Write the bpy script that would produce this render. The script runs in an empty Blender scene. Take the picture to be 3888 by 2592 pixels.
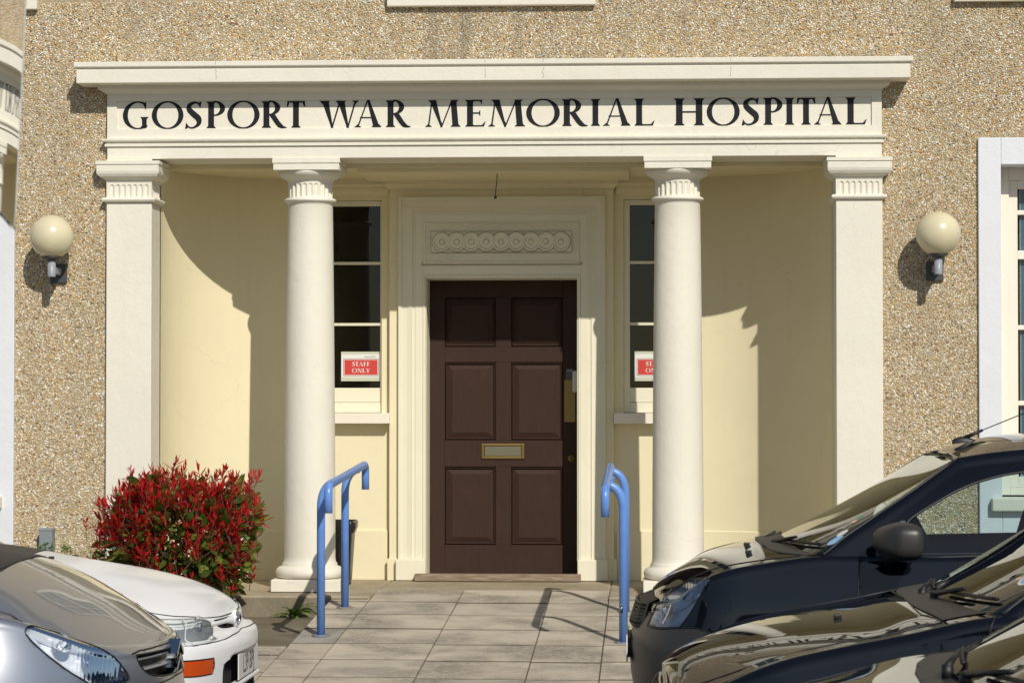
import bpy, bmesh, math, random
import numpy as np
from mathutils import Vector, Matrix
R = math.radians
random.seed(7); RNG = np.random.default_rng(11)
sc = bpy.context.scene
COL = sc.collection

# ------------------------------------------------------------------ camera, world, sun, exposure
cam_d = bpy.data.cameras.new('camera'); cam = bpy.data.objects.new('camera', cam_d); COL.objects.link(cam)
cam_d.sensor_width = 22.2; cam_d.lens = 55.0; cam_d.clip_end = 2000; cam_d.clip_start = 0.05
cam.location = (1.085, -17.2, 1.30)
cam.rotation_euler = (R(90 + 1.34), 0, R(3.14))
cam_d.dof.use_dof = True; cam_d.dof.focus_distance = 15.5; cam_d.dof.aperture_fstop = 9.0
sc.camera = cam

SUN_DIR = Vector((0.42, -1.0, 0.82)).normalized()      # towards the sun
wd = bpy.data.worlds.new('World'); sc.world = wd; wd.use_nodes = True
nt = wd.node_tree; nt.nodes.clear()
sky = nt.nodes.new('ShaderNodeTexSky'); sky.sky_type = 'NISHITA'; sky.sun_disc = False
sky.sun_elevation = math.asin(SUN_DIR.z)
sky.sun_rotation = math.atan2(SUN_DIR.x, SUN_DIR.y)
sky.air_density = 1.0; sky.dust_density = 0.5; sky.ozone_density = 1.0
bg = nt.nodes.new('ShaderNodeBackground'); bg.inputs['Strength'].default_value = 0.072
wo = nt.nodes.new('ShaderNodeOutputWorld')
nt.links.new(sky.outputs[0], bg.inputs[0]); nt.links.new(bg.outputs[0], wo.inputs[0])
sl = bpy.data.lights.new('sun', 'SUN'); sl.energy = 3.9; sl.angle = R(0.53); sl.color = (1.0, 0.945, 0.855)
so = bpy.data.objects.new('sun', sl); COL.objects.link(so)
so.rotation_euler = SUN_DIR.to_track_quat('Z', 'Y').to_euler()
vs = sc.view_settings; vs.view_transform = 'Standard'; vs.look = 'None'; vs.gamma = 1.0; vs.exposure = -0.04
vs.use_curve_mapping = False
sc.cycles.max_bounces = 8; sc.cycles.transparent_max_bounces = 16
sc.cycles.sample_clamp_indirect = 8.0

# ------------------------------------------------------------------ helpers
def tag(o, label=None, cat=None, group=None, kind=None):
    if label: o['label'] = label
    if cat: o['category'] = cat
    if group: o['group'] = group
    if kind: o['kind'] = kind
    return o
def empty(name, loc=(0, 0, 0), rz=0.0, label=None, cat=None, group=None, kind=None):
    o = bpy.data.objects.new(name, None); COL.objects.link(o)
    o.location = loc; o.rotation_euler = (0, 0, rz); o.empty_display_size = .1
    return tag(o, label, cat, group, kind)

class MB:
    def __init__(s): s.v = []; s.f = []; s.sm = []
    def add(s, verts, faces, smooth=False):
        n = len(s.v); s.v.extend([tuple(map(float, p)) for p in verts])
        for f in faces: s.f.append(tuple(i + n for i in f)); s.sm.append(smooth)
        return s
    def box(s, x0, x1, y0, y1, z0, z1):
        v = [(x, y, z) for x in (x0, x1) for y in (y0, y1) for z in (z0, z1)]
        return s.add(v, [(0, 1, 3, 2), (4, 6, 7, 5), (0, 4, 5, 1), (2, 3, 7, 6), (0, 2, 6, 4), (1, 5, 7, 3)])
    def sweep(s, prof, path, n=(0, 0, 1), closed=False, smooth=False, cap=True):
        n = Vector(n).normalized(); P = [Vector(p) for p in path]; k = len(P); m = len(prof); rings = []
        for i in range(k):
            d1 = (P[i] - P[i - 1]) if (i > 0 or closed) else None
            d2 = (P[(i + 1) % k] - P[i]) if (i < k - 1 or closed) else None
            d1 = d1 or d2; d2 = d2 or d1
            q1 = d1.normalized().cross(n); q2 = d2.normalized().cross(n)
            mt = (q1 + q2) / max(.2, 1 + q1.dot(q2))
            rings.append([P[i] + mt * a + n * b for a, b in prof])
        v = [p for r in rings for p in r]; f = []
        for i in range(k if closed else k - 1):
            j = (i + 1) % k
            for a in range(m):
                b = (a + 1) % m
                f.append((i * m + a, i * m + b, j * m + b, j * m + a))
        if not closed and cap: f += [tuple(range(m)), tuple(reversed(range((k - 1) * m, k * m)))]
        return s.add(v, f, smooth)
    def lathe(s, prof, c=(0, 0), seg=48, smooth=True, ang=(0, 2 * math.pi)):
        v = []; m = len(prof)
        for i in range(seg):
            a = 2 * math.pi * i / seg
            for r, z in prof: v.append((c[0] + r * math.cos(a), c[1] + r * math.sin(a), z))
        f = [(i * m + j, ((i + 1) % seg) * m + j, ((i + 1) % seg) * m + j + 1, i * m + j + 1) for i in range(seg) for j in range(m - 1)]
        return s.add(v, f, smooth)
    def tube(s, pts, r, seg=12, cap=True, smooth=True):
        P = [Vector(p) for p in pts]; k = len(P); rr = r if hasattr(r, '__len__') else [r] * k
        v = []; up = None
        for i in range(k):
            d = (P[min(i + 1, k - 1)] - P[max(i - 1, 0)]).normalized()
            if up is None:
                up = Vector((0, 0, 1)) if abs(d.z) < .9 else Vector((0, 1, 0))
            a = d.cross(up).normalized(); b = a.cross(d).normalized(); up = b
            for j in range(seg):
                t = 2 * math.pi * j / seg
                v.append(P[i] + (a * math.cos(t) + b * math.sin(t)) * rr[i])
        f = [(i * seg + j, i * seg + (j + 1) % seg, (i + 1) * seg + (j + 1) % seg, (i + 1) * seg + j) for i in range(k - 1) for j in range(seg)]
        if cap: f += [tuple(range(seg)), tuple(range((k - 1) * seg, k * seg))]
        return s.add(v, f, smooth)
    def grid(s, G, smooth=True, flip=False, wrap=False):
        """G: array (a, b, 3)"""
        a, b = G.shape[:2]; f = []
        for i in range(a if wrap else a - 1):
            i2 = (i + 1) % a
            for j in range(b - 1):
                q = (i * b + j, i2 * b + j, i2 * b + j + 1, i * b + j + 1)
                f.append(q[::-1] if flip else q)
        return s.add(G.reshape(-1, 3), f, smooth)
    def prism(s, poly, y0, y1):
        """poly in (x, z), extruded along y"""
        m = len(poly)
        v = [(x, y0, z) for x, z in poly] + [(x, y1, z) for x, z in poly]
        f = [tuple(range(m)), tuple(reversed(range(m, 2 * m)))]
        f += [(i, i + m, (i + 1) % m + m, (i + 1) % m) for i in range(m)]
        return s.add(v, f)
    def mesh(s, name, mat=None, fix=True):
        me = bpy.data.meshes.new(name); me.from_pydata(s.v, [], s.f)
        me.polygons.foreach_set('use_smooth', s.sm)
        if mat: me.materials.append(mat)
        if fix:
            bm = bmesh.new(); bm.from_mesh(me); bmesh.ops.recalc_face_normals(bm, faces=bm.faces); bm.to_mesh(me); bm.free()
        me.update(); return me
    def build(s, name, mat=None, parent=None, bevel=0, fix=True, label=None):
        o = bpy.data.objects.new(name, s.mesh(name, mat, fix)); COL.objects.link(o)
        if parent: o.parent = parent
        if label: o['label'] = label
        if bevel:
            m = o.modifiers.new('bevel', 'BEVEL'); m.width = bevel; m.segments = 2; m.limit_method = 'ANGLE'; m.angle_limit = R(40)
            m.harden_normals = False
        return o
def inst(name, me, parent, loc=(0, 0, 0), rot=(0, 0, 0), scl=(1, 1, 1)):
    o = bpy.data.objects.new(name, me); COL.objects.link(o); o.parent = parent
    o.location = loc; o.rotation_euler = rot; o.scale = scl; return o

# ------------------------------------------------------------------ materials
def mat(name, color, rough=.6, metal=0.0, spec=.5, coat=0.0, coat_rough=.03, build=None, **kw):
    m = bpy.data.materials.new(name); m.use_nodes = True; n = m.node_tree
    b = n.nodes['Principled BSDF']
    b.inputs['Base Color'].default_value = (*color, 1); b.inputs['Roughness'].default_value = rough
    b.inputs['Metallic'].default_value = metal; b.inputs['Specular IOR Level'].default_value = spec
    b.inputs['Coat Weight'].default_value = coat; b.inputs['Coat Roughness'].default_value = coat_rough
    if build: build(n, b)
    return m
def N(n, t, **kw):
    x = n.nodes.new(t)
    for k, v in kw.items(): setattr(x, k, v)
    return x
def coords(n, scale=(1, 1, 1), space='Object'):
    tc = N(n, 'ShaderNodeTexCoord'); mp = N(n, 'ShaderNodeMapping'); mp.inputs['Scale'].default_value = scale
    if space == 'Position':
        g = N(n, 'ShaderNodeNewGeometry'); n.links.new(g.outputs['Position'], mp.inputs[0])
    else: n.links.new(tc.outputs[space], mp.inputs[0])
    return mp.outputs[0]
def noise(n, vec, scale, detail=4, rough=.55, dist=0):
    x = N(n, 'ShaderNodeTexNoise'); x.inputs['Scale'].default_value = scale; x.inputs['Detail'].default_value = detail
    x.inputs['Roughness'].default_value = rough; x.inputs['Distortion'].default_value = dist
    n.links.new(vec, x.inputs['Vector']); return x.outputs['Fac']
def ramp(n, fac, stops, interp='LINEAR'):
    r = N(n, 'ShaderNodeValToRGB'); r.color_ramp.interpolation = interp
    e = r.color_ramp.elements
    while len(e) < len(stops): e.new(.5)
    for i, (p, c) in enumerate(stops):
        e[i].position = p; e[i].color = (*c, 1) if len(c) == 3 else c
    n.links.new(fac, r.inputs[0]); return r.outputs[0]
def mixc(n, f, a, b, mode='MIX'):
    x = N(n, 'ShaderNodeMix', data_type='RGBA', blend_type=mode)
    for s_, v in ((x.inputs[0], f), (x.inputs[6], a), (x.inputs[7], b)):
        if hasattr(v, 'is_linked'): n.links.new(v, s_)
        elif isinstance(v, (int, float)): s_.default_value = v
        else: s_.default_value = (*v, 1)
    return x.outputs[2]
def bump(n, b, h, strength=.3, dist=.01, prev=None):
    x = N(n, 'ShaderNodeBump'); x.inputs['Strength'].default_value = strength; x.inputs['Distance'].default_value = dist
    n.links.new(h, x.inputs['Height'])
    if prev: n.links.new(prev, x.inputs['Normal'])
    n.links.new(x.outputs[0], b.inputs['Normal']); return x.outputs[0]

def paint(name, col, fine=.25, dirt=.5, rough=.62):
    def bl(n, b):
        v = coords(n, space='Position')
        big = noise(n, v, 1.3, 5, .6); spot = noise(n, v, 9, 6, .65)
        st = coords(n, (14, 14, .7), 'Position'); streak = noise(n, st, 1.0, 5, .6)
        c = ramp(n, big, [(.3, tuple(x * .93 for x in col)), (.7, col)])
        d = ramp(n, spot, [(.58, (0, 0, 0)), (.85, (dirt * .5,) * 3)])
        c = mixc(n, d, c, tuple(x * y for x, y in zip(col, (.78, .73, .64))))
        s2 = ramp(n, streak, [(.55, (0, 0, 0)), (.8, (dirt * .45,) * 3)])
        c = mixc(n, s2, c, tuple(x * y for x, y in zip(col, (.84, .80, .72))))
        vd = N(n, 'ShaderNodeTexVoronoi', feature='DISTANCE_TO_EDGE'); vd.inputs['Scale'].default_value = 1.7
        wv = N(n, 'ShaderNodeVectorMath', operation='ADD'); nz = N(n, 'ShaderNodeTexNoise'); nz.inputs['Scale'].default_value = 5; n.links.new(v, nz.inputs['Vector']); sc3 = N(n, 'ShaderNodeVectorMath', operation='SCALE'); sc3.inputs[3].default_value = .22
        n.links.new(nz.outputs['Color'], sc3.inputs[0]); n.links.new(v, wv.inputs[0]); n.links.new(sc3.outputs[0], wv.inputs[1]); n.links.new(wv.outputs[0], vd.inputs['Vector'])
        cr = ramp(n, vd.outputs['Distance'], [(0, (dirt * .8,) * 3), (.0028, (0, 0, 0))]); ms = ramp(n, noise(n, v, .9, 3), [(.50, (0, 0, 0)), (.58, (1, 1, 1))])
        c = mixc(n, mixc(n, 1.0, cr, ms, 'MULTIPLY'), c, tuple(x * .55 for x in col))
        chip = ramp(n, noise(n, v, 33, 2, .5), [(.80, (0, 0, 0)), (.815, (dirt,) * 3)]); c = mixc(n, chip, c, tuple(x * .5 for x in col))
        n.links.new(c, b.inputs['Base Color'])
        f1 = noise(n, v, 90, 4, .6); f2 = noise(n, v, 14, 3, .5)
        p = bump(n, b, f1, fine, .004); bump(n, b, f2, fine * .6, .012, p)
    return mat(name, col, rough, build=bl, spec=.35)
M = {}
M['ext'] = paint('exterior_cream_paint', (.785, .748, .635), .4)
M['int'] = paint('porch_cream_paint', (.785, .712, .485), .12)
M['surr'] = paint('door_surround_paint', (.775, .735, .575), .08, .35)
M['blue_white'] = paint('cool_white_masonry_paint', (.74, .76, .79), .4, .3)
M['frame'] = paint('window_joinery_paint', (.82, .76, .65), .06, .4)
def sill_stain(n, b):
    pass
M['letter'] = mat('black_lettering', (.009, .010, .013), .6, spec=.25)
def wall_grime(n, c):
    """rain streaks and soot that sit on the wall below the middle upper sill and along the top of the cornice"""
    g = N(n, 'ShaderNodeNewGeometry'); sx = N(n, 'ShaderNodeSeparateXYZ'); n.links.new(g.outputs['Position'], sx.inputs[0])
    ab = N(n, 'ShaderNodeMath', operation='ABSOLUTE'); n.links.new(sx.outputs[0], ab.inputs[0])
    def mr(src, a, b_, c_, d):
        m = N(n, 'ShaderNodeMapRange'); n.links.new(src, m.inputs[0])
        for i, v_ in enumerate((a, b_, c_, d)): m.inputs[1 + i].default_value = v_
        return m.outputs[0]
    def mul(a, b_): 
        m = N(n, 'ShaderNodeMath', operation='MULTIPLY'); n.links.new(a, m.inputs[0]); n.links.new(b_, m.inputs[1]); return m.outputs[0]
    st = noise(n, coords(n, (7, 7, 1.1), 'Position'), 1.0, 6, .6); fine = noise(n, coords(n, (1, 1, 1), 'Position'), 6, 6, .65)
    m1 = mul(mul(mr(ab.outputs[0], .55, 1.0, 1, 0), mr(sx.outputs[2], 3.55, 3.62, .0, 1)), mr(st, .42, .66, .03, .55))
    m2 = mul(mul(mr(sx.outputs[2], 3.72, 3.60, 0, 1), mr(ab.outputs[0], 2.6, 2.9, 1, 0)), mul(mr(sx.outputs[2], 3.57, 3.59, 0, 1), mr(fine, .42, .66, .0, .6)))
    c = mixc(n, m1, c, (.20, .175, .13)); return mixc(n, m2, c, (.17, .15, .11))
def bl_mortar(n, b):
    v = coords(n, space='Position')
    vor = N(n, 'ShaderNodeTexVoronoi'); vor.inputs['Scale'].default_value = 100; n.links.new(v, vor.inputs['Vector'])
    wn = N(n, 'ShaderNodeSeparateColor'); n.links.new(vor.outputs['Color'], wn.inputs[0])
    c = ramp(n, wn.outputs[0], [(0, (.33, .27, .17)), (.35, (.40, .33, .21)), (.6, (.46, .40, .28)), (.8, (.34, .20, .08)), (.95, (.60, .55, .44))], 'CONSTANT')
    big = noise(n, v, 1.6, 5)
    c = mixc(n, ramp(n, big, [(.35, (0, 0, 0)), (.7, (.35,) * 3)]), c, (.40, .33, .23))
    c = wall_grime(n, c); n.links.new(c, b.inputs['Base Color']); bump(n, b, vor.outputs['Distance'], -.8, .006)
M['mortar'] = mat('pebbledash_wall', (.5, .4, .27), .85, build=bl_mortar)
def bl_peb(n, b):
    oi = N(n, 'ShaderNodeObjectInfo')
    c = ramp(n, oi.outputs['Random'], [(0, (.50, .415, .265)), (.20, (.63, .53, .35)), (.36, (.77, .69, .52)), (.50, (.57, .375, .15)), (.60, (.88, .85, .78)), (.72, (.46, .42, .34)), (.79, (.66, .43, .17)), (.88, (.25, .13, .055)), (.93, (.60, .54, .42)), (.98, (.13, .12, .11))], 'CONSTANT')
    v = coords(n, space='Position'); g = noise(n, v, 1.4, 5)
    g2 = noise(n, coords(n, (5, 5, .9), 'Position'), 1.0, 5, .6)
    c = mixc(n, ramp(n, g, [(.42, (0, 0, 0)), (.72, (.28,) * 3)]), c, (.38, .33, .22))
    c = mixc(n, ramp(n, g2, [(.5, (0, 0, 0)), (.8, (.35,) * 3)]), c, (.34, .29, .22))
    c = wall_grime(n, c); n.links.new(c, b.inputs['Base Color'])
M['pebble'] = mat('pebble_stones', (.6, .5, .4), .6, build=bl_peb)
def bl_door(n, b):
    g = noise(n, coords(n, (6, 6, .8), 'Position'), 12, 5, .6); v = coords(n, space='Position')
    hz = noise(n, coords(n, (1.2, 6, 14), 'Position'), 8, 5, .6)
    c = ramp(n, g, [(.3, (.038, .0215, .0160)), (.7, (.049, .0270, .0205))])
    w = noise(n, v, 5, 6, .7)
    c = mixc(n, ramp(n, w, [(.55, (0, 0, 0)), (.8, (.5,) * 3)]), c, (.070, .037, .028))
    sc_ = noise(n, coords(n, (7, 7, 60), 'Position'), 4, 3, .7)
    c = mixc(n, ramp(n, sc_, [(.68, (0, 0, 0)), (.82, (.22,) * 3)]), c, (.16, .11, .09))
    n.links.new(c, b.inputs['Base Color'])
    n.links.new(ramp(n, w, [(.3, (.5,) * 3), (.8, (.72,) * 3)]), b.inputs['Roughness'])
    bump(n, b, hz, .12, .003)
M['door'] = mat('brown_door_paint', (.04, .02, .016), .5, spec=.13, build=bl_door)
M['brass'] = mat('dull_brass', (.26, .18, .065), .45, 1.0)
M['steel'] = mat('pale_metal_flap', (.26, .24, .16), .42, .9)
M['dkgrey'] = mat('dark_grey_plastic', (.06, .063, .07), .45)
M['ltgrey'] = mat('pale_grey_plastic', (.55, .56, .54), .5)
def bl_wood(n, b):
    g = noise(n, coords(n, (1.5, 25, 25), 'Position'), 6, 6, .65)
    c = ramp(n, g, [(.3, (.12, .075, .05)), (.52, (.26, .19, .13)), (.75, (.42, .36, .29))])
    n.links.new(c, b.inputs['Base Color']); bump(n, b, g, .5, .006)
M['wood'] = mat('weathered_threshold_wood', (.3, .2, .15), .8, build=bl_wood)
def bl_conc(dark, light, tan):
    def f(n, b):
        v = coords(n, space='Position')
        a = noise(n, v, 2.2, 7, .62, .4); g = noise(n, v, 70, 5, .7)
        c = ramp(n, a, [(.3, dark), (.55, tan), (.75, light)])
        sp = noise(n, v, 26, 5, .75)
        c = mixc(n, ramp(n, sp, [(.56, (0, 0, 0)), (.78, (.55,) * 3)]), c, tuple(x * .45 for x in dark))
        c = mixc(n, .35, c, ramp(n, g, [(.3, (.12, .11, .10)), (.7, (.62, .58, .5))]), 'OVERLAY')
        n.links.new(c, b.inputs['Base Color']); bump(n, b, g, .4, .003)
    return f
M['conc'] = mat('porch_concrete', (.4, .35, .27), .85, build=bl_conc((.28, .235, .165), (.46, .40, .31), (.38, .325, .235)))
def bl_slab(n, b):
    oi = N(n, 'ShaderNodeObjectInfo'); v = coords(n, space='Position')
    c0 = ramp(n, oi.outputs['Random'], [(0, (.50, .435, .335)), (.4, (.57, .50, .385)), (.75, (.53, .465, .365)), (.9, (.47, .42, .34)), (1, (.38, .355, .305))])
    blot = noise(n, v, 3.4, 8, .68, .6)
    c = mixc(n, ramp(n, blot, [(.46, (0, 0, 0)), (.70, (.60,) * 3)]), c0, (.20, .18, .15))
    warm = noise(n, coords(n, (1, 1, 1), 'Position'), 4.1, 6, .6, 1.0)
    c = mixc(n, ramp(n, warm, [(.58, (0, 0, 0)), (.8, (.5,) * 3)]), c, (.44, .34, .23))
    st = noise(n, coords(n, (5.0, 13, 5), 'Position'), 6.0, 14, .90, .6)
    pat = noise(n, v, 1.7, 3, .5)
    stm = mixc(n, 1.0, ramp(n, st, [(.475, (0, 0, 0)), (.525, (.95,) * 3)]), ramp(n, pat, [(.44, (.06,) * 3), (.62, (.85,) * 3)]), 'MULTIPLY')
    c = mixc(n, stm, c, (.11, .10, .085))
    pale = noise(n, coords(n, (3.0, 8, 5), 'Position'), 7.0, 10, .85, 1.0)
    c = mixc(n, ramp(n, pale, [(.56, (0, 0, 0)), (.68, (.45,) * 3)]), c, (.58, .54, .47))
    g = noise(n, v, 120, 4, .7)
    c = mixc(n, .3, c, ramp(n, g, [(.3, (.2,) * 3), (.7, (.62,) * 3)]), 'OVERLAY')
    n.links.new(c, b.inputs['Base Color']); bump(n, b, g, .35, .003)
M['dirty_conc'] = mat('dirty_old_concrete', (.2, .17, .12), .9, build=bl_conc((.10, .085, .055), (.26, .225, .165), (.17, .145, .098)))
M['riser'] = mat('speckled_step_concrete', (.2, .17, .12), .9, build=bl_conc((.17, .145, .10), (.34, .30, .23), (.25, .215, .15)))
M['slab'] = mat('paving_slab_concrete', (.45, .4, .33), .86, build=bl_slab)
M['joint'] = mat('joint_dirt', (.12, .10, .075), .95)
def bl_tar(n, b):
    v = coords(n, space='Position')
    c = ramp(n, noise(n, v, 60, 5, .7), [(.3, (.03, .03, .03)), (.7, (.085, .083, .08))])
    c = mixc(n, ramp(n, noise(n, v, .7, 5), [(.4, (0, 0, 0)), (.7, (.5,) * 3)]), c, (.09, .085, .078))
    n.links.new(c, b.inputs['Base Color']); bump(n, b, noise(n, v, 150, 3), .6, .006)
M['tar'] = mat('asphalt', (.05, .05, .05), .9, build=bl_tar)
def bl_soil(n, b):
    v = coords(n, space='Position')
    c = ramp(n, noise(n, v, 8, 7, .7), [(.3, (.085, .062, .035)), (.55, (.16, .125, .075)), (.8, (.24, .20, .135))])
    n.links.new(c, b.inputs['Base Color']); bump(n, b, noise(n, v, 40, 5), .6, .01)
M['soil'] = mat('dirty_ground_strip', (.15, .12, .07), .95, build=bl_soil)
def bl_blue(n, b):
    v = coords(n, space='Position')
    w = noise(n, v, 7, 7, .7)
    c = ramp(n, w, [(.3, (.105, .235, .60)), (.7, (.15, .30, .67))])
    ch = noise(n, v, 38, 4, .7)
    c = mixc(n, ramp(n, ch, [(.66, (0, 0, 0)), (.72, (.7,) * 3)]), c, (.05, .10, .28))
    n.links.new(c, b.inputs['Base Color'])
    n.links.new(ramp(n, w, [(.3, (.22,) * 3), (.7, (.42,) * 3)]), b.inputs['Roughness'])
M['blue'] = mat('blue_gloss_paint', (.1, .25, .66), .3, build=bl_blue)
def bl_globe(n, b):
    v = coords(n, space='Object'); d = noise(n, v, 6, 5)
    n.links.new(ramp(n, d, [(.3, (.62, .56, .37)), (.7, (.70, .64, .44))]), b.inputs['Base Color'])
    b.inputs['Subsurface Weight'].default_value = .15; b.inputs['Subsurface Radius'].default_value = (.05, .045, .03)
M['globe'] = mat('aged_opal_acrylic', (.68, .62, .42), .24, build=bl_globe, spec=.5)
M['black_plastic'] = mat('black_bin_plastic', (.012, .012, .013), .35)
M['bag'] = mat('bin_bag_film', (.015, .015, .017), .22)
def glass_mat(name, tint=(.82, .9, .86), refl=1.0, ior=1.5):
    m = bpy.data.materials.new(name); m.use_nodes = True; n = m.node_tree; n.nodes.clear()
    o = N(n, 'ShaderNodeOutputMaterial'); t = N(n, 'ShaderNodeBsdfTransparent'); g = N(n, 'ShaderNodeBsdfGlossy')
    t.inputs[0].default_value = (*tint, 1); g.inputs['Roughness'].default_value = .01; g.inputs[0].default_value = (refl, refl, refl, 1)
    f = N(n, 'ShaderNodeFresnel'); f.inputs[0].default_value = ior
    mx = N(n, 'ShaderNodeMixShader'); n.links.new(f.outputs[0], mx.inputs[0]); n.links.new(t.outputs[0], mx.inputs[1]); n.links.new(g.outputs[0], mx.inputs[2])
    n.links.new(mx.outputs[0], o.inputs[0]); return m
M['glass'] = glass_mat('window_glass', (.74, .76, .72), 1.0, 1.36)
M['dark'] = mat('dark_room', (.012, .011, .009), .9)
M['red'] = mat('sign_red', (.55, .045, .035), .5)
M['white'] = mat('sign_white', (.72, .72, .68), .55)
M['tape'] = mat('yellowed_tape', (.52, .55, .42), .4)
M['darkred'] = mat('sign_border', (.16, .03, .03), .5)
def fresh_leaf(name, c1, c2, rough=.28):
    def bl(n, b):
        oi = N(n, 'ShaderNodeObjectInfo'); v = coords(n, space='Position')
        c = ramp(n, noise(n, v, 24, 3), [(.3, c1), (.7, c2)])
        n.links.new(c, b.inputs['Base Color'])
        b.inputs['Subsurface Weight'].default_value = 0
    m = mat(name, c1, rough, build=bl, spec=.5)
    n = m.node_tree; b = n.nodes['Principled BSDF']; out = n.nodes['Material Output']
    tr = N(n, 'ShaderNodeBsdfTranslucent'); tr.inputs[0].default_value = (*[min(1, x * 1.6) for x in c2], 1)
    mx = N(n, 'ShaderNodeMixShader'); mx.inputs[0].default_value = .22
    n.links.new(b.outputs[0], mx.inputs[1]); n.links.new(tr.outputs[0], mx.inputs[2]); n.links.new(mx.outputs[0], out.inputs[0])
    return m
M['leaf_red'] = fresh_leaf('red_new_leaf', (.30, .008, .010), (.50, .022, .016))
M['leaf_green'] = fresh_leaf('glossy_green_leaf', (.045, .075, .012), (.085, .125, .022), .22)
M['leaf_weed'] = fresh_leaf('weed_leaf', (.08, .17, .018), (.17, .30, .04), .4)
M['twig'] = mat('red_brown_twig', (.10, .03, .02), .7)
# ================================================================== ground and setting
GZ = -.31                                    # car park level
RS = .0584                                   # slope of the ramp
def ramp_z(y): return (y - .24) * RS
def sheet(name, x0, x1, y0, y1, z, m, nx=1, ny=1):
    b = MB(); xs = np.linspace(x0, x1, nx + 1); ys = np.linspace(y0, y1, ny + 1)
    G = np.array([[(x, y, z) for y in ys] for x in xs]); b.grid(G, smooth=False)
    o = b.build(name, m); o['kind'] = 'structure'; return o
sheet('ground', -400, 400, -400, 400, GZ, M['tar'], 8, 8)
# raised strip along the facade (old concrete and soil) left and right of the ramp
b = MB()
for x0, x1 in ((-9, -1.072), (1.072, 9)):
    b.box(x0, x1, -2.27, .4, GZ - .05, -.148)
strip = b.build('front_strip', M['dirty_conc']); strip['kind'] = 'structure'
# paved path: a sloping bed with single slabs on it
path = empty('path', kind='structure')
b = MB()
def slope_box(b, x0, x1, y0, y1, top, th):
    v = []
    for x in (x0, x1):
        for y in (y0, y1):
            v += [(x, y, ramp_z(y) + top - th), (x, y, ramp_z(y) + top)]
    b.add(v, [(0, 1, 3, 2), (4, 6, 7, 5), (0, 4, 5, 1), (2, 3, 7, 6), (0, 2, 6, 4), (1, 5, 7, 3)])
slope_box(b, -.80, .80, -5.2, .24, -.009, .3)
slope_box(b, -1.068, 1.068, -5.2, -.245, -.0095, .3)
slope_box(b, -6.0, -1.068, -5.2, -2.272, -.010, .3)
slope_box(b, 1.068, 6.0, -5.2, -2.272, -.010, .3)
b.build('bed', M['joint'], path)
rs = random.Random(3)
JOINTS = []
def slab(x0, x1, y0, y1, m=None):
    g = .0040; b = MB(); x0 += g; x1 -= g; y0 += g; y1 -= g
    tz = rs.uniform(-.0022, .0022); tx = rs.uniform(-.0018, .0018); c = .0018
    v = []
    for dz, ins in ((-.04, 0), (-c * .6, 0), (0, c)):
        for x, y in ((x0 + ins, y0 + ins), (x1 - ins, y0 + ins), (x1 - ins, y1 - ins), (x0 + ins, y1 - ins)):
            v.append((x, y, ramp_z(y) + dz + tz + tx * (x - x0)))
    f = [(8, 9, 10, 11)] + [(i + k, (i + 1) % 4 + k, (i + 1) % 4 + k + 4, i + k + 4) for k in (0, 4) for i in range(4)]
    b.add(v, f); o = b.build('paving_slab', m or M['slab'], path)
    JOINTS.append((x0 - g, x1 + g, y0 - g)); return o
for ci, (xa, xb_, off) in enumerate(((-1.064, -.80, .0), (-.80, -.203, 0), (-.203, .40, -.035), (.40, .80, -.06), (.80, 1.064, -.03))):
    y = .24 if 0 < ci < 4 else -.25
    first = True
    while y > -5.1:
        if first: yn = .24 - .6 * math.ceil((.24 - y + .01) / .6) + off
        else: yn = y - .6
        if y - yn < .25: yn -= .6 if not first else 0
        yn = max(yn, -5.19)
        slab(xa, xb_, yn, y)
        y = yn; first = False
for side in (-1, 1):
    x = 1.064
    k = 0
    while x < 5.8:
        xn = x + .6; y = -2.275; fy = [.33, .6, .6, .6, .6, .2]
        for d in fy:
            a, c_ = (x, xn) if side > 0 else (-xn, -x)
            slab(a, c_, y - d, y); y -= d
        x = xn
b = MB()
for xa, xb_, y in JOINTS:
    n_ = 14; v = []
    for i in range(n_ + 1):
        x = xa + (xb_ - xa) * i / n_; w_ = .0030 + rs.uniform(-.0022, .0040)
        v += [(x, y - w_, ramp_z(y - w_) + .0012), (x, y + w_, ramp_z(y + w_) + .0030)]
    b.add(v, [(2 * i, 2 * i + 2, 2 * i + 3, 2 * i + 1) for i in range(n_)])
o = b.build('joint_dirt', M['joint'], path); o['kind'] = 'stuff'
# kerb between the paving and the car park
b = MB()
b.box(-12, 12, -5.33, -5.205, GZ - .1, ramp_z(-5.2) - .004)
o = b.build('kerb', M['conc'], bevel=.012); o['kind'] = 'structure'

# ================================================================== the hospital building
H = empty('hospital_building', (0, 0, 0), label='pebbledashed hospital front with cream columned porch and black lettering', cat='building')
WY = .05
XW0, XW1 = 3.288, 4.62                      # masonry surround of the big ground floor windows
WOP0, WOP1, WOZ0, WOZ1 = 3.44, 4.47, .66, 2.89
# --- pebbledashed wall with real openings (pieces butted round the openings)
b = MB()
def wallrect(x0, x1, z0, z1): b.box(x0, x1, WY, WY + .32, z0, z1)
wallrect(-9, -XW1 + .02, -.5, 3.05); wallrect(XW1 - .02, 9, -.5, 3.05)
for s in (-1, 1):
    a, c_ = sorted((s * 2.36, s * (XW0 + .02))); wallrect(a, c_, -.5, 3.05)
wallrect(-9, 9, 3.05, 4.05)
UW = [(-4.46, -3.23), (-.615, .615), (3.23, 4.46)]
xs = -9
for a, c_ in UW: wallrect(xs, a, 4.05, 5.75); xs = c_
wallrect(xs, 9, 4.05, 5.75); wallrect(-9, 9, 5.75, 7.2)
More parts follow.
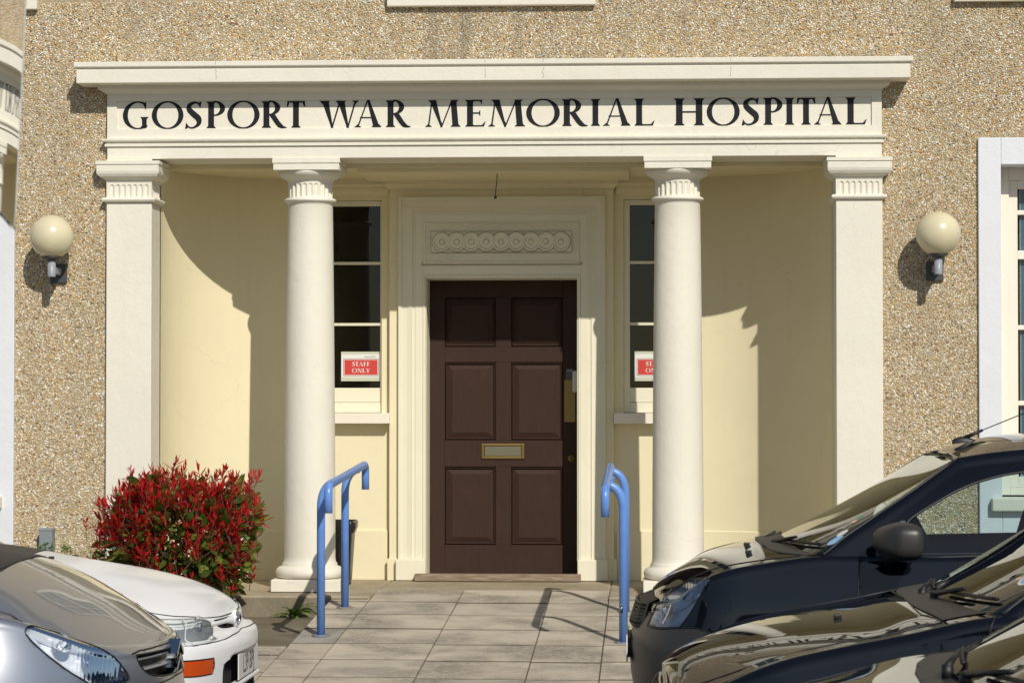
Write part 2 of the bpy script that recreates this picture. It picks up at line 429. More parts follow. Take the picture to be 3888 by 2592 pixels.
# back and side walls, so that the building closes
b.box(-9, 9, 8.5, 8.8, -.5, 7.2); b.box(-9, -8.7, WY + .32, 8.5, -.5, 7.2); b.box(8.7, 9, WY + .32, 8.5, -.5, 7.2)
b.build('wall', M['mortar'], H)
b = MB(); b.box(-9.25, 9.25, -.25, 9.0, 7.202, 7.38); b.build('roof', M['conc'], H)
# --- loose dash of real pebbles on the part of the wall that is in view (too many to count)
def pebbles():
    zs = []
    st = .0104
    def area(x0, x1, z0, z1):
        nx = int((x1 - x0) / st); nz = int((z1 - z0) / st)
        X, Z = np.meshgrid(x0 + (np.arange(nx) + .5) * st, z0 + (np.arange(nz) + .5) * st)
        X = X + RNG.uniform(-.5, .5, X.shape) * st * .95; Z = Z + RNG.uniform(-.5, .5, Z.shape) * st * .95
        X[::2] += st / 2
        k = RNG.random(X.shape) < .93
        zs.append(np.stack([X[k], np.full(k.sum(), WY), Z[k]], 1))
    area(-3.75, 3.75, 3.585, 4.05)
    area(-3.75, -XW0 + .0, 3.085, 3.585); area(XW0, 3.75, 3.085, 3.585)
    area(-XW0, -2.648, -.15, 3.585); area(2.648, XW0, -.15, 3.585)
    P = np.concatenate(zs)
    me = bpy.data.meshes.new('pebbledash'); me.vertices.add(len(P)); me.vertices.foreach_set('co', P.ravel()); me.update()
    o = bpy.data.objects.new('pebbledash', me); COL.objects.link(o); o.parent = H; o['kind'] = 'stuff'
    ng = bpy.data.node_groups.new('pebble_dash', 'GeometryNodeTree')
    ng.interface.new_socket('Geometry', in_out='INPUT', socket_type='NodeSocketGeometry')
    ng.interface.new_socket('Geometry', in_out='OUTPUT', socket_type='NodeSocketGeometry')
    gi = ng.nodes.new('NodeGroupInput'); go = ng.nodes.new('NodeGroupOutput')
    ico = ng.nodes.new('GeometryNodeMeshIcoSphere'); ico.inputs['Radius'].default_value = .0069; ico.inputs['Subdivisions'].default_value = 2
    sm = ng.nodes.new('GeometryNodeSetMaterial'); sm.inputs['Material'].default_value = M['pebble']
    ip = ng.nodes.new('GeometryNodeInstanceOnPoints')
    rr = ng.nodes.new('FunctionNodeRandomValue'); rr.data_type = 'FLOAT_VECTOR'
    rr.inputs[0].default_value = (-.35, -3.14, -.35); rr.inputs[1].default_value = (.35, 3.14, .35); rr.inputs['Seed'].default_value = 1
    rs_ = ng.nodes.new('FunctionNodeRandomValue'); rs_.data_type = 'FLOAT_VECTOR'
    rs_.inputs[0].default_value = (.50, .50, .42); rs_.inputs[1].default_value = (1.30, 1.15, 1.0); rs_.inputs['Seed'].default_value = 5
    L = ng.links.new
    L(gi.outputs[0], ip.inputs['Points']); L(ico.outputs[0], sm.inputs[0]); L(sm.outputs[0], ip.inputs['Instance'])
    L(rr.outputs[0], ip.inputs['Rotation']); L(rs_.outputs[0], ip.inputs['Scale']); L(ip.outputs[0], go.inputs[0])
    m = o.modifiers.new('pebbles', 'NODES'); m.node_group = ng
pebbles()

# --- entablature
ent = MB()
ent.box(-2.642, 2.642, 0, .43, 2.956, 3.042)                     # architrave face
e = ent.build('architrave', M['ext'], H, bevel=.004)
b = MB()
pr_ = [(-.05, 3.042), (.014, 3.042), (.014, 3.058), (.008, 3.060), (.008, 3.072), (.026, 3.076), (.030, 3.084), (.030, 3.094), (-.05, 3.097)]
EP = [(-2.642, WY + .02, 0), (-2.642, 0, 0), (2.642, 0, 0), (2.642, WY + .02, 0)]
b.sweep(pr_, EP)
b.build('fillet_moulding', M['ext'], H)
# frieze with a sunk panel
b = MB()
fz0, fz1, px, pz0, pz1 = 3.090, 3.43, 2.575, 3.160, 3.354
b.box(-2.642, 2.642, .014, .43, fz0, fz1)
b.box(-2.642, 2.642, 0, .014, fz0, pz0); b.box(-2.642, 2.642, 0, .014, pz1, fz1)
b.box(-2.642, -px, 0, .014, pz0, pz1); b.box(px, 2.642, 0, .014, pz0, pz1)
frieze = b.build('frieze', M['ext'], H)
b = MB()
cy = [(-.05, 3.400), (.006, 3.400), (.010, 3.408), (.020, 3.414), (.036, 3.420), (.050, 3.430), (.056, 3.444), (.058, 3.456), (-.05, 3.456)]
b.sweep(cy, EP, smooth=False); b.build('bed_moulding', M['ext'], H)
b = MB()
co = [(-.05, 3.456), (.172, 3.456), (.176, 3.460), (.176, 3.548), (.170, 3.552), (.170, 3.560), (.188, 3.564), (.192, 3.568), (.192, 3.600), (-.05, 3.625)]
b.sweep(co, EP); cor = b.build('cornice', M['ext'], H, bevel=.003)
b = MB(); b.box(-2.59, 2.59, WY, .43, 3.43, 3.62); b.build('cornice_core', M['ext'], H)
for xx, zz in ((-1.86, 3.60), (-.03, 3.60), (.36, 3.60), (1.62, 3.60)):   # hairline cracks in the cornice
    b = MB(); p = Vector((xx, -.1922, zz)); pts = []
    z = zz
    while z > 3.565: pts.append((xx + rs.uniform(-.003, .003), -.1922, z)); z -= .012
    z = 3.545
    b.tube(pts, .0011, 5)
    pts = []
    while z > 3.462: pts.append((xx + rs.uniform(-.006, .006), -.1762, z)); z -= .012
    b.tube(pts, .0010, 5); b.build('crack', M['joint'], cor)

# --- lettering, one raised painted letter each
def glyph(ch):
    """polygons in a box 0..1 wide, 0..1 high (height = cap height); returns (pieces, natural width)"""
    P = []
    T, t, S = .215, .06, .04
    def quad(x0, y0, x1, y1, w0, w1=None):
        w1 = w0 if w1 is None else w1
        P.append([(x0 - w0 / 2, y0), (x0 + w0 / 2, y0), (x1 + w1 / 2, y1), (x1 - w1 / 2, y1)])
    def serif(x, y, w, up, l=.075, r=.075):
        s_ = 1 if up else -1
        pts = [(x - w / 2 - l, y), (x + w / 2 + r, y), (x + w / 2 + r * .75, y + s_ * .028), (x + w / 2 + .008, y + s_ * .075), (x + w / 2, y + s_ * .11),
               (x - w / 2, y + s_ * .11), (x - w / 2 - .008, y + s_ * .075), (x - w / 2 - l * .75, y + s_ * .028)]
        P.append(pts if up else pts[::-1])
    def stem(x, w=T, l=.07, r=.07): quad(x, 0, x, 1, w); serif(x, 0, w, True, l, r); serif(x, 1, w, False, l, r)
    def ring(cx, cy, rx, ry, tx, ty, a0=0, a1=360, n=56, tilt=0.0):
        for i in range(n):
            q = []
            for k in (i, i + 1):
                a = R(a0 + (a1 - a0) * k / n); ai = a
                q.append(((cx + rx * math.cos(a), cy + ry * math.sin(a)), (cx + (rx - tx) * math.cos(a + tilt), cy + (ry - ty) * math.sin(a + tilt))))
            P.append([q[0][0], q[1][0], q[1][1], q[0][1]])
    def spline(pts, n=10):
        """pts (x, y, w); Catmull-Rom swept stroke"""
        Q = [pts[0]] + list(pts) + [pts[-1]]; out = []
        for i in range(1, len(Q) - 2):
            for k in range(n):
                u = k / n
                out.append(tuple(.5 * (2 * Q[i][c] + (Q[i + 1][c] - Q[i - 1][c]) * u + (2 * Q[i - 1][c] - 5 * Q[i][c] + 4 * Q[i + 1][c] - Q[i + 2][c]) * u * u + (3 * Q[i][c] - Q[i - 1][c] - 3 * Q[i + 1][c] + Q[i + 2][c]) * u ** 3) for c in range(3)))
        out.append(pts[-1]); E_ = []
        for i, (x, y, w) in enumerate(out):
            a = out[max(0, i - 1)]; c = out[min(len(out) - 1, i + 1)]
            d = math.hypot(c[0] - a[0], c[1] - a[1]) or 1; nx, ny = -(c[1] - a[1]) / d, (c[0] - a[0]) / d
            E_.append(((x + nx * w / 2, y + ny * w / 2), (x - nx * w / 2, y - ny * w / 2)))
        for i in range(len(E_) - 1): P.append([E_[i][0], E_[i][1], E_[i + 1][1], E_[i + 1][0]])
    if ch == 'O': W = 1.16; ring(.58, .5, .58, .53, .185, .055, tilt=.06)
    elif ch == 'G':
        W = .88; ring(.56, .5, .56, .53, .185, .055, 58, 312, tilt=.05)
        P.append([(.86, .70), (.87, .985), (.83, .985), (.74, .93)]); P.append([(.74, .93), (.60, .99), (.6, 1.03), (.84, .955)])
        quad(.80, .06, .80, .40, .17, .17); serif(.80, .44, .17, False, .06, .075); P.append([(.70, .44), (.90, .44), (.885, .3), (.715, .3)])
        P.append([(.72, .12), (.885, .10), (.885, .02), (.6, -.02)])
    elif ch == 'S':
        W = .64; spline([(.575, .80, .03), (.50, .935, .06), (.34, .965, .09), (.165, .86, .15), (.17, .70, .20), (.33, .53, .22), (.50, .37, .22), (.52, .19, .16), (.38, .05, .08), (.20, .02, .06), (.05, .14, .04)])
        P.append([(.62, 1.0), (.54, .99), (.49, .90), (.575, .76)]); P.append([(0, -.03), (.10, 0), (.13, .09), (.055, .22)])
    elif ch == 'P':
        W = .70; stem(.185); ring(.30, .745, .40, .285, .19, .05, -90, 90, 28); quad(.25, .97, .25, 1.0, .2); P.append([(.2, .985), (.34, 1.03), (.34, .975), (.2, .94)]); P.append([(.2, .50), (.34, .458), (.34, .51), (.2, .54)])
    elif ch == 'R':
        W = .92; stem(.185); ring(.30, .755, .385, .275, .19, .05, -90, 90, 28); P.append([(.2, .985), (.34, 1.03), (.34, .975), (.2, .94)]); P.append([(.2, .50), (.34, .478), (.34, .53), (.2, .54)])
        P.append([(.28, .50), (.50, .50), (.66, .24), (.50, .16)]); P.append([(.66, .24), (.50, .16), (.62, .015), (.80, .07)]); P.append([(.62, .015), (.80, .07), (.93, .015), (.90, -.01), (.74, -.035)])
    elif ch == 'T':
        W = .68; quad(.34, 0, .34, 1, T); serif(.34, 0, T, True); P.append([(0.02, .945), (.66, .945), (.68, 1.0), (0.03, 1.0)])
        P.append([(0, .79), (.045, .79), (.10, .945), (.02, 1.0)]); P.append([(.68, .79), (.635, .79), (.58, .945), (.67, 1.0)])
        P.append([(.2, .945), (.48, .945), (.44, .88), (.24, .88)])
    elif ch == 'W':
        W = 1.30; quad(.41, 0, .18, 1, .06, .22); quad(.41, 0, .66, .98, .05, .055); quad(.92, 0, .70, 1, .06, .22); quad(.92, 0, 1.17, 1, .05, .055)
        P.append([(.37, -.02), (.45, -.02), (.40, .2), (.30, .4)]); P.append([(.88, -.02), (.96, -.02), (.91, .2), (.81, .4)])
        for x, w in ((.18, .22), (.70, .22)): serif(x, 1, w, False, .07, .04)
        serif(1.17, 1, .055, False, .08, .08)
    elif ch == 'A':
        W = 1.0; quad(.12, 0, .47, 1.0, .055, .05); quad(.80, 0, .50, 1.03, .23, .09); quad(.45, .34, .45, .385, .50)
        serif(.12, 0, .055, True, .10, .10); serif(.80, 0, .22, True, .07, .07)
    elif ch == 'M':
        W = 1.32; quad(.12, 0, .25, 1, .055, .05); quad(.60, 0, .28, 1, .06, .24); quad(.60, -.01, .98, .98, .05, .055); quad(1.12, 0, 1.04, 1, .225, .21)
        P.append([(.565, -.02), (.635, -.02), (.62, .15), (.48, .35)])
        serif(.12, 0, .055, True, .10, .10); serif(1.12, 0, .22, True, .08, .08); serif(.26, 1, .14, False, .08, .0); serif(1.04, 1, .2, False, .0, .08)
    elif ch == 'E':
        W = .74; stem(.185); P.append([(.2, 1), (.62, 1), (.62, .955), (.2, .945)]); P.append([(.62, 1), (.60, .83), (.55, .93), (.50, .955)])
        P.append([(.2, .485), (.52, .485), (.52, .535), (.2, .535)]); P.append([(.535, .40), (.55, .40), (.55, .62), (.535, .62), (.49, .52)])
        P.append([(.2, 0), (.68, 0), (.70, .055), (.2, .055)]); P.append([(.68, 0), (.745, .20), (.70, .17), (.60, .05)])
    elif ch == 'F':
        W = .66; stem(.185); P.append([(.2, 1), (.62, 1), (.62, .955), (.2, .945)]); P.append([(.62, 1), (.60, .83), (.55, .93), (.50, .955)])
        P.append([(.2, .485), (.52, .485), (.52, .535), (.2, .535)]); P.append([(.535, .40), (.55, .40), (.55, .62), (.535, .62), (.49, .52)])
    elif ch == 'L':
        W = .74; stem(.185); P.append([(.2, 0), (.68, 0), (.70, .055), (.2, .055)]); P.append([(.68, 0), (.745, .20), (.70, .17), (.60, .05)])
    elif ch == 'I': W = .345; stem(.1725)
    elif ch == 'H': W = 1.0; stem(.175); stem(.825); quad(.5, .475, .5, .53, .6)
    elif ch == 'N':
        W = 1.02; quad(.14, 0, .14, 1, .06); quad(.87, 0, .87, 1, .06); quad(.84, 0, .2, 1, .22, .22); serif(.14, 0, .06, True, .1, .1); serif(.87, 1, .06, False, .1, .1); serif(.14, 1, .1, False, .1, 0)
    elif ch == 'Y':
        W = .92; quad(.46, 0, .46, .5, T); quad(.46, .44, .18, 1, .2, .2); quad(.47, .44, .78, 1, .07, .06); serif(.46, 0, T, True); serif(.18, 1, .2, False); serif(.78, 1, .06, False, .08, .08)
    return P, W
def letter_mesh(ch, w, h, depth):
    P, W = glyph(ch); b = MB()
    for i, poly in enumerate(P):
        q = [(x / W * w, y * h) for x, y in poly]
        d = depth + (i % 7) * .00012
        m = len(q); v = [(x, -d, z) for x, z in q] + [(x, .0005, z) for x, z in q]
        b.add(v, [tuple(range(m))] + [(k, (k + 1) % m, (k + 1) % m + m, k + m) for k in range(m)])
    return b
LET = [('G', 840, 1002, 0), ('O', 1038, 1255, 0), ('S', 1265, 1382, 0), ('P', 1410, 1540, 0), ('O', 1555, 1776, 0), ('R', 1788, 1962, 0), ('T', 1962, 2088, 0),
       ('W', 2187, 2460, 0), ('A', 82, 272, 1), ('R', 295, 467, 1), ('M', 567, 812, 1), ('E', 838, 980, 1), ('M', 998, 1254, 1), ('O', 1258, 1488, 1), ('R', 1500, 1680, 1),
       ('I', 1700, 1763, 1), ('A', 1783, 1977, 1), ('L', 1996, 2136, 1), ('H', -52, 156, 2), ('O', 172, 398, 2), ('S', 410, 532, 2), ('P', 557, 690, 2), ('I', 706, 770, 2),
       ('T', 788, 915, 2), ('A', 905, 1099, 2), ('L', 1120, 1266, 2)]
def let_x(z, k):                             # position along the facade, measured on the photograph
    px_ = ({0: 0, 1: 1300, 2: 2588}[k] + z * .55484) * .60494
    return LX0 + (px_ - 1176) * LXK + (px_ - 1176) ** 2 * LXQ
LX0, LXK, LXQ = 0.14078, 0.00296965, -2.751e-8
for ch, a, c_, k in LET:
    x0, x1 = let_x(a, k), let_x(c_, k)
    o = letter_mesh(ch, x1 - x0, .182, .0022).build('letter', M['letter'], frieze, fix=False); o.location = (x0, .0138, 3.1665)

# --- columns and pilasters
FL = lambda q: math.sqrt(max(0, 1 - q * q))
def flute_depth(u, z, z0, z1, wf):
    """u: distance from the flute's axis in half widths, z along it"""
    if z < z0: return 0.0
    q = abs(u)
    if q >= 1: return 0.0
    zt = z1 - wf * (1 - FL(q))
    if z > zt: return 0.0
    return FL(q)
def column(x):
    c = empty('column', (x, .22, 0)); c.parent = H
    b = MB(); b.box(-.238, .238, -.225, .235, 0, .083); b.build('plinth', M['ext'], c, bevel=.006)
    b = MB(); b.lathe([(0, .083), (.2, .083), (.222, .090), (.234, .108), (.236, .128), (.226, .150), (.208, .162), (.196, .166), (.190, .172), (.190, .184), (.182, .192), (.178, .21), (.176, .23)], seg=64); b.build('base', M['ext'], c)
    pr = [(.1765, .228)] + [(.1765 - .0215 * (t ** 1.5), .228 + 2.422 * t) for t in np.linspace(0, 1, 14)][1:]
    b = MB(); b.lathe(pr + [(.158, 2.660)], seg=72); b.build('shaft', M['ext'], c)
    b = MB(); b.lathe([(.156, 2.650), (.160, 2.660), (.168, 2.666), (.177, 2.672), (.180, 2.680), (.177, 2.688), (.168, 2.694), (.152, 2.696)], seg=64); b.build('astragal', M['ext'], c)
    nf = 24; per = 12; nz = 26; G = np.zeros((nf * per, nz, 3)); zs = np.linspace(2.694, 2.80, nz)
    for i in range(nf * per):
        a = 2 * math.pi * i / (nf * per); u = ((i % per) / per - .5) * 2 / .68
        for j, z in enumerate(zs):
            r = .1535 - .011 * flute_depth(u, z, 2.700, 2.790, .0145)
            G[i, j] = (r * math.cos(a), r * math.sin(a), z)
    b = MB(); b.grid(G, wrap=True); b.build('fluted_neck', M['ext'], c)
    b = MB(); b.lathe([(.1535, 2.80), (.157, 2.812), (.164, 2.822), (.186, 2.831), (.206, 2.845), (.219, 2.862), (.222, 2.878), (.0, 2.879)], seg=64); b.build('echinus', M['ext'], c)
    b = MB(); b.box(-.226, .226, -.226, .226, 2.877, 2.920); b.box(-.232, .232, -.232, .232, 2.923, 2.957); b.box(-.22, .22, -.22, .22, 2.92, 2.923); b.build('abacus', M['ext'], c, bevel=.003)
    return c
column(-1.267); column(1.267)
def pilaster(s):
    c = empty('pilaster', (s * 2.4885, 0, 0)); c.parent = H
    hw = .1565
    b = MB(); b.box(-hw, hw, 0, .33, -.30, 2.655); b.build('shaft', M['ext'], c, bevel=.005)
    # fluted neck: front field and the inner side field
    def field(L, n, m, fn):
        nz = 26; per = 10; mar = (L - n * .0395) / 2; us = [0.0]
        pts = [(0, 9)]
        for i in range(n * per + 1):
            x = mar + i * .0395 / per; pts.append((x, (((i / per) % 1.0) - .5) * 2 / .66 if i < n * per else 9))
        pts.append((L, 9)); zs = np.linspace(2.690, 2.80, nz); G = np.zeros((len(pts), nz, 3))
        for i, (x, u) in enumerate(pts):
            for j, z in enumerate(zs): G[i, j] = fn(x, .010 * flute_depth(u, z, 2.694, 2.780, .0135), z)
        m.grid(G, smooth=False)
    b = MB()
    field(2 * hw, 7, b, lambda x, d, z: (-hw + x, d, z))
    field(.33, 7, b, lambda x, d, z: (-s * (hw - d), x, z))
    b.box(-hw + .012, hw - .012, .012, .33, 2.655, 2.80) if False else None
    b.add([(s * hw, 0, 2.655), (s * hw, .33, 2.655), (s * hw, .33, 2.80), (s * hw, 0, 2.80)], [(0, 1, 2, 3)])
    b.build('fluted_neck', M['ext'], c)
    Pp = [(-hw, .33, 0), (-hw, 0, 0), (hw, 0, 0), (hw, .33, 0)]
    b = MB(); b.sweep([(-.01, 2.655), (.006, 2.657), (.016, 2.662), (.026, 2.668), (.030, 2.678), (.027, 2.687), (.018, 2.692), (-.01, 2.694)], Pp, smooth=False); b.build('astragal', M['ext'], c)
    b = MB(); b.sweep([(-.012, 2.80), (.004, 2.80), (.006, 2.812), (.022, 2.820), (.044, 2.834), (.056, 2.852), (.060, 2.868), (-.012, 2.869)], Pp, smooth=False)
    b.sweep([(-.012, 2.869), (.058, 2.869), (.058, 2.9725 - .06), (-.012, 2.912)], Pp); b.sweep([(-.012, 2.912), (.052, 2.912), (.052, 2.916), (-.012, 2.916)], Pp)
    b.sweep([(-.012, 2.916), (.064, 2.916), (.064, 2.940), (-.012, 2.944)], Pp); b.build('capital', M['ext'], c)
    b = MB(); b.box(-hw, hw, .002, .33, 2.94, 2.957); b.build('block', M['ext'], c)
    return c
pilaster(-1); pilaster(1)

# --- porch: floor, step, curved side walls, ceiling, back wall
b = MB()
b.box(-3.0, -.80, -.25, 1.75, -.30, -.004); b.box(.80, 3.0, -.25, 1.75, -.30, -.004); b.box(-.80, .80, .245, 1.75, -.30, -.004)
b.build('porch_floor', M['conc'], H, bevel=.012)
for a, c_ in ((-2.99, -.812), (.812, 2.99)):
    b = MB(); b.box(a, c_, -.2525, -.2495, -.2, -.020); b.build('step_riser', M['riser'], H)
def curved(s):
    c = MB(); rings = []
    n = 40; pts = []
    for i in range(n + 1):
        a = R(90) * i / n
        pts.append((s * (1.33 + 1.002 * math.cos(a)), .33 + .96 * math.sin(a)))
    pts = [(s * 2.332, .30)] + pts 
    G = np.array([[(x, y, z) for z in (-.01, 2.97)] for x, y in pts])
    c.grid(G); o = c.build('curved_wall', M['int'], H, fix=False)
    sk = MB(); path_ = [(x, y, 0) for x, y in pts]
    if s > 0: path_ = path_[::-1]
    sk.sweep([(-.002, -.005), (.008, -.005), (.008, .355), (-.002, .362)], path_) if s < 0 else sk.sweep([(-.002, -.005), (.008, -.005), (.008, .355), (-.002, .362)], path_)
    sk.build('skirting', M['int'], H)
curved(-1); curved(1)
WB = 1.29
b = MB(); b.box(-2.6, 2.6, .43, 1.8, 2.925, 3.0); b.build('porch_ceiling', M['int'], H)
b = MB(); b.box(-.97, .93, .47, 1.2, 2.898, 2.9252); b.build('ceiling_panel', M['int'], H, bevel=.003)
b = MB()
OW = 1.30      # openings of the two slim windows run from .885 to 1.30
b.box(-1.36, -OW, WB, WB + .25, 0, 2.93); b.box(OW, 1.36, WB, WB + .25, 0, 2.93)
for s in (-1, 1):
    a, c_ = sorted((s * .885, s * OW)); b.box(a, c_, WB, WB + .25, 0, 1.17); b.box(a, c_, WB, WB + .25, 2.768, 2.93)
    a, c_ = sorted((s * .70, s * .885)); b.box(a, c_, WB, WB + .25, 0, 2.93)
b.box(-.70, .70, WB, WB + .25, 2.30, 2.93)
b.build('back_wall', M['int'], H)
b = MB()                                            # projecting bay round the doorway
b.box(-.822, -.60, 1.225, WB + .002, 0, 2.84); b.box(.60, .812, 1.225, WB + .002, 0, 2.84); b.box(-.60, .60, 1.225, WB + .002, 2.30, 2.84)
b.build('doorway_bay', M['int'], H, bevel=.004)
b = MB()
pm = [(-.01, 2.84), (.008, 2.84), (.012, 2.852), (.026, 2.862), (.034, 2.876), (.036, 2.898), (-.01, 2.898)]
b.sweep(pm, [(-.822, WB, 0), (-.822, 1.225, 0), (.812, 1.225, 0), (.812, WB, 0)]); b.build('crown_moulding', M['int'], H)
for s in (-1, 1):
    pts = [(s * 1.34, WB, 0), (s * .83, WB, 0)]
    if s > 0: pts = pts[::-1]
    b = MB(); b.sweep([(-.01, 2.80), (.006, 2.80), (.010, 2.815), (.024, 2.825), (.030, 2.842), (.032, 2.868), (.05, 2.88), (.05, 2.925), (-.01, 2.925)], pts)
    b.build('crown_moulding', M['int'], H)
for s in (-1, 1):                                   # little bases
    b = MB(); a, c_ = sorted((s * .835, s * 1.34)); b.box(a, c_, 1.272, WB + .01, -.004, .355); b.build('skirting', M['int'], H, bevel=.003)
    b = MB(); a, c_ = sorted((s * .60, s * .834)); b.box(a, c_, 1.207, 1.23, -.004, .155); b.build('bay_base', M['int'], H, bevel=.003)
# door surround: layered frame
DS = empty('door_surround'); DS.parent = H
b = MB()
fr_path = [(-.552, 1.17, .152), (-.552, 1.17, 2.193), (.552, 1.17, 2.193), (.552, 1.17, .152)]
# profile measured outward from the opening (a) and towards the viewer (b); jambs and the wide head panel
def ring_frame(x0, x1, z1, y0, y1, xi, zi, z0=.152):
    """an inverted-U board between outer half width x1/height z1 and inner xi/zi"""
    b.box(-x1, -xi, y0, y1, z0, z1); b.box(xi, x1, y0, y1, z0, z1); b.box(-xi, xi, y0, y1, zi, z1)
ring_frame(0, .753, 2.783, 1.196, 1.228, .552, 2.193)
ring_frame(0, .753, 2.783, 1.186, 1.1962, .732, 2.760)
b.sweep([(0, 0), (.014, .003), (.028, .006), (.040, .010), (.0405, 0)], [(-.692, 1.196, .152), (-.692, 1.196, 2.715), (.692, 1.196, 2.715), (.692, 1.196, .152)], n=(0, -1, 0))
ring_frame(0, .628, 2.655, 1.1915, 1.1965, .574, 2.215)
ring_frame(0, .572, 2.213, 1.186, 1.1965, .560, 2.201)
b.box(-.5535, -.5505, 1.19, 1.50, .03, 2.195)
b.build('frame', M['surr'], DS, bevel=.0025)
b = MB()
b.box(-.5525, -.5485, 1.20, 1.53, .02, 2.192); b.box(.5485, .5525, 1.20, 1.53, .02, 2.192); b.box(-.5485, .5485, 1.20, 1.53, 2.188, 2.192)
b.box(-.70, -.5525, 1.23, 1.55, .0, 2.30); b.box(.5525, .70, 1.23, 1.55, .0, 2.30); b.box(-.5525, .5525, 1.23, 1.55, 2.192, 2.30)
b.build('reveal', M['surr'], DS)
for s in (-1, 1):
    b = MB(); a, c_ = sorted((s * .5515, s * .768)); b.box(a, c_, 1.155, 1.229, .0, .152); b.build('block', M['surr'], DS, bevel=.006)
b = MB()                                            # head panel with sunk relief
hx, hz0, hz1 = .568, 2.300, 2.597
b.sweep([(0, -.006), (0, .004), (.006, .012), (.010, .012), (.014, .004), (.022, .002), (.024, -.006)], [(-hx, 1.1915, hz0), (-hx, 1.1915, hz1), (hx, 1.1915, hz1), (hx, 1.1915, hz0)], n=(0, -1, 0), closed=True)
b.build('panel_moulding', M['surr'], DS)
rz0, rz1 = 2.376, 2.531
b = MB(); b.box(-.512, .512, 1.172, 1.1922, rz0, rz1); rel = b.build('relief_panel', M['surr'], DS, bevel=.003)
for k in range(9):
    xk = (k - 4) * .1083; lift = .0035 * (4 - abs(k - 4)); sgn = 0
    b = MB(); R0 = .0685
    pf = [(R0, -.002), (R0, .014), (R0 - .004, .019), (R0 - .011, .020), (R0 - .014, .013), (R0 - .018, .011), (.028, .017), (.0225, .018), (.0205, .010), (.0180, .012), (.016, .019), (.010, .0225), (0, .0235)]
    seg = 44; v = []
    for i in range(seg):
        a = 2 * math.pi * i / seg
        for r, d in pf: v.append((r * math.cos(a), -d - lift * 1.3, r * math.sin(a)))
    m_ = len(pf); f = [(i * m_ + j, ((i + 1) % seg) * m_ + j, ((i + 1) % seg) * m_ + j + 1, i * m_ + j + 1) for i in range(seg) for j in range(m_ - 1)]
    b.add(v, f, True); o = b.build('rosette', M['surr'], DS); o.location = (xk, 1.1722, (rz0 + rz1) / 2)
# thin dark lines round the rosettes and along the panel edges
DK_LINE = mat('carving_dark_line', (.16, .135, .09), .9)
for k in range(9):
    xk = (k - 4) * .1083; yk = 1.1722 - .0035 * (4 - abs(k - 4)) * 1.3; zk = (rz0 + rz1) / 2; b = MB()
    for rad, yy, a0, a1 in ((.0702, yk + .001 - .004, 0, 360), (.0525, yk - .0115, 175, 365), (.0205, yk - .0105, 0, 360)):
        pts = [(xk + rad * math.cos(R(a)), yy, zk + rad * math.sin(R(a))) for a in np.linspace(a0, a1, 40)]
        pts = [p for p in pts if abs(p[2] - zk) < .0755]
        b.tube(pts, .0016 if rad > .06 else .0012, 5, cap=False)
    o = b.build('dark_line', DK_LINE, rel, fix=False); o['kind'] = 'stuff'
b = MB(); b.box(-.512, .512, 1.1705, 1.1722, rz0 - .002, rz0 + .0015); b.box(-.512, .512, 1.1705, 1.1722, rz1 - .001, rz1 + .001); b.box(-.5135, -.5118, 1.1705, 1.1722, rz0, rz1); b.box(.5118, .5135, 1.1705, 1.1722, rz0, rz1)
b.box(-.588, .588, 1.1782, 1.1795, hz0 - .014, hz0 - .009); b.box(-.588, .588, 1.1885, 1.190, hz0 + .000, hz0 + .0045); o = b.build('dark_line', DK_LINE, DS, fix=False); o['kind'] = 'stuff'
# --- door
D = empty('door', (0, 0, 0)); D.parent = H
DY = 1.48
door_panels = [(-.432, -.062, 1.697, 2.062), (.066, .436, 1.697, 2.062), (-.437, -.060, 1.010, 1.585), (.054, .432, 1.010, 1.585), (-.448, -.060, .240, .815), (.046, .438, .240, .815)]
b = MB()
xs_ = sorted([-.548, .548] + [p for q in ((-.437, -.060), (.054, .436)) for p in q]); zs_ = [.030, .240, .815, 1.010, 1.585, 1.697, 2.062, 2.187]
# stiles and rails butt round the panels
b.box(-.548, -.437, DY, DY + .045, .030, 2.187); b.box(.436, .548, DY, DY + .045, .030, 2.187); 
for z0, z1 in ((.030, .240), (.815, 1.010), (1.585, 1.697), (2.062, 2.187)): b.box(-.437, .436, DY, DY + .045, z0, z1)
for z0, z1 in ((.240, .815), (1.010, 1.585), (1.697, 2.062)): b.box(-.060, .054, DY + .0015, DY + .045, z0, z1)
b.build('leaf_frame', M['door'], D, bevel=.003)
for x0, x1, z0, z1 in door_panels:
    x0 = -.437 if x0 < -.3 else .054; x1 = -.060 if x1 < 0 else .436
    b = MB(); w = (x1 - x0) / 2; h = (z1 - z0) / 2; cx, cz = (x0 + x1) / 2, (z0 + z1) / 2
    rings = [(0, .016), (.010, .004), (.014, .014), (.020, .020), (.052, .0075), (.055, .0045)]
    v = []
    for ins, d in rings:
        for sx, sz in ((-1, -1), (1, -1), (1, 1), (-1, 1)): v.append((cx + sx * (w - ins), DY + d, cz + sz * (h - ins)))
    f = [(k * 4 + i, k * 4 + (i + 1) % 4, k * 4 + 4 + (i + 1) % 4, k * 4 + 4 + i) for k in range(len(rings) - 1) for i in range(4)] + [tuple(range(len(v) - 4, len(v)))]
    b.add(v, f); b.build('panel', M['door'], D)
b = MB(); b.box(-.165, -.145, DY - .012, DY, .873, .985); b.box(.130, .152, DY - .012, DY, .873, .985); b.box(-.145, .130, DY - .012, DY, .965, .985); b.box(-.145, .130, DY - .012, DY, .873, .893)
lb = b.build('letterbox', M['brass'], D, bevel=.003)
b = MB(); b.box(-.143, .128, DY - .006, DY + .002, .895, .963); b.build('flap', M['steel'], lb, bevel=.003)
b = MB(); b.box(.446, .526, DY - .002, DY, 1.145, 1.455); b.build('push_plate', M['brass'], D, bevel=.0006)
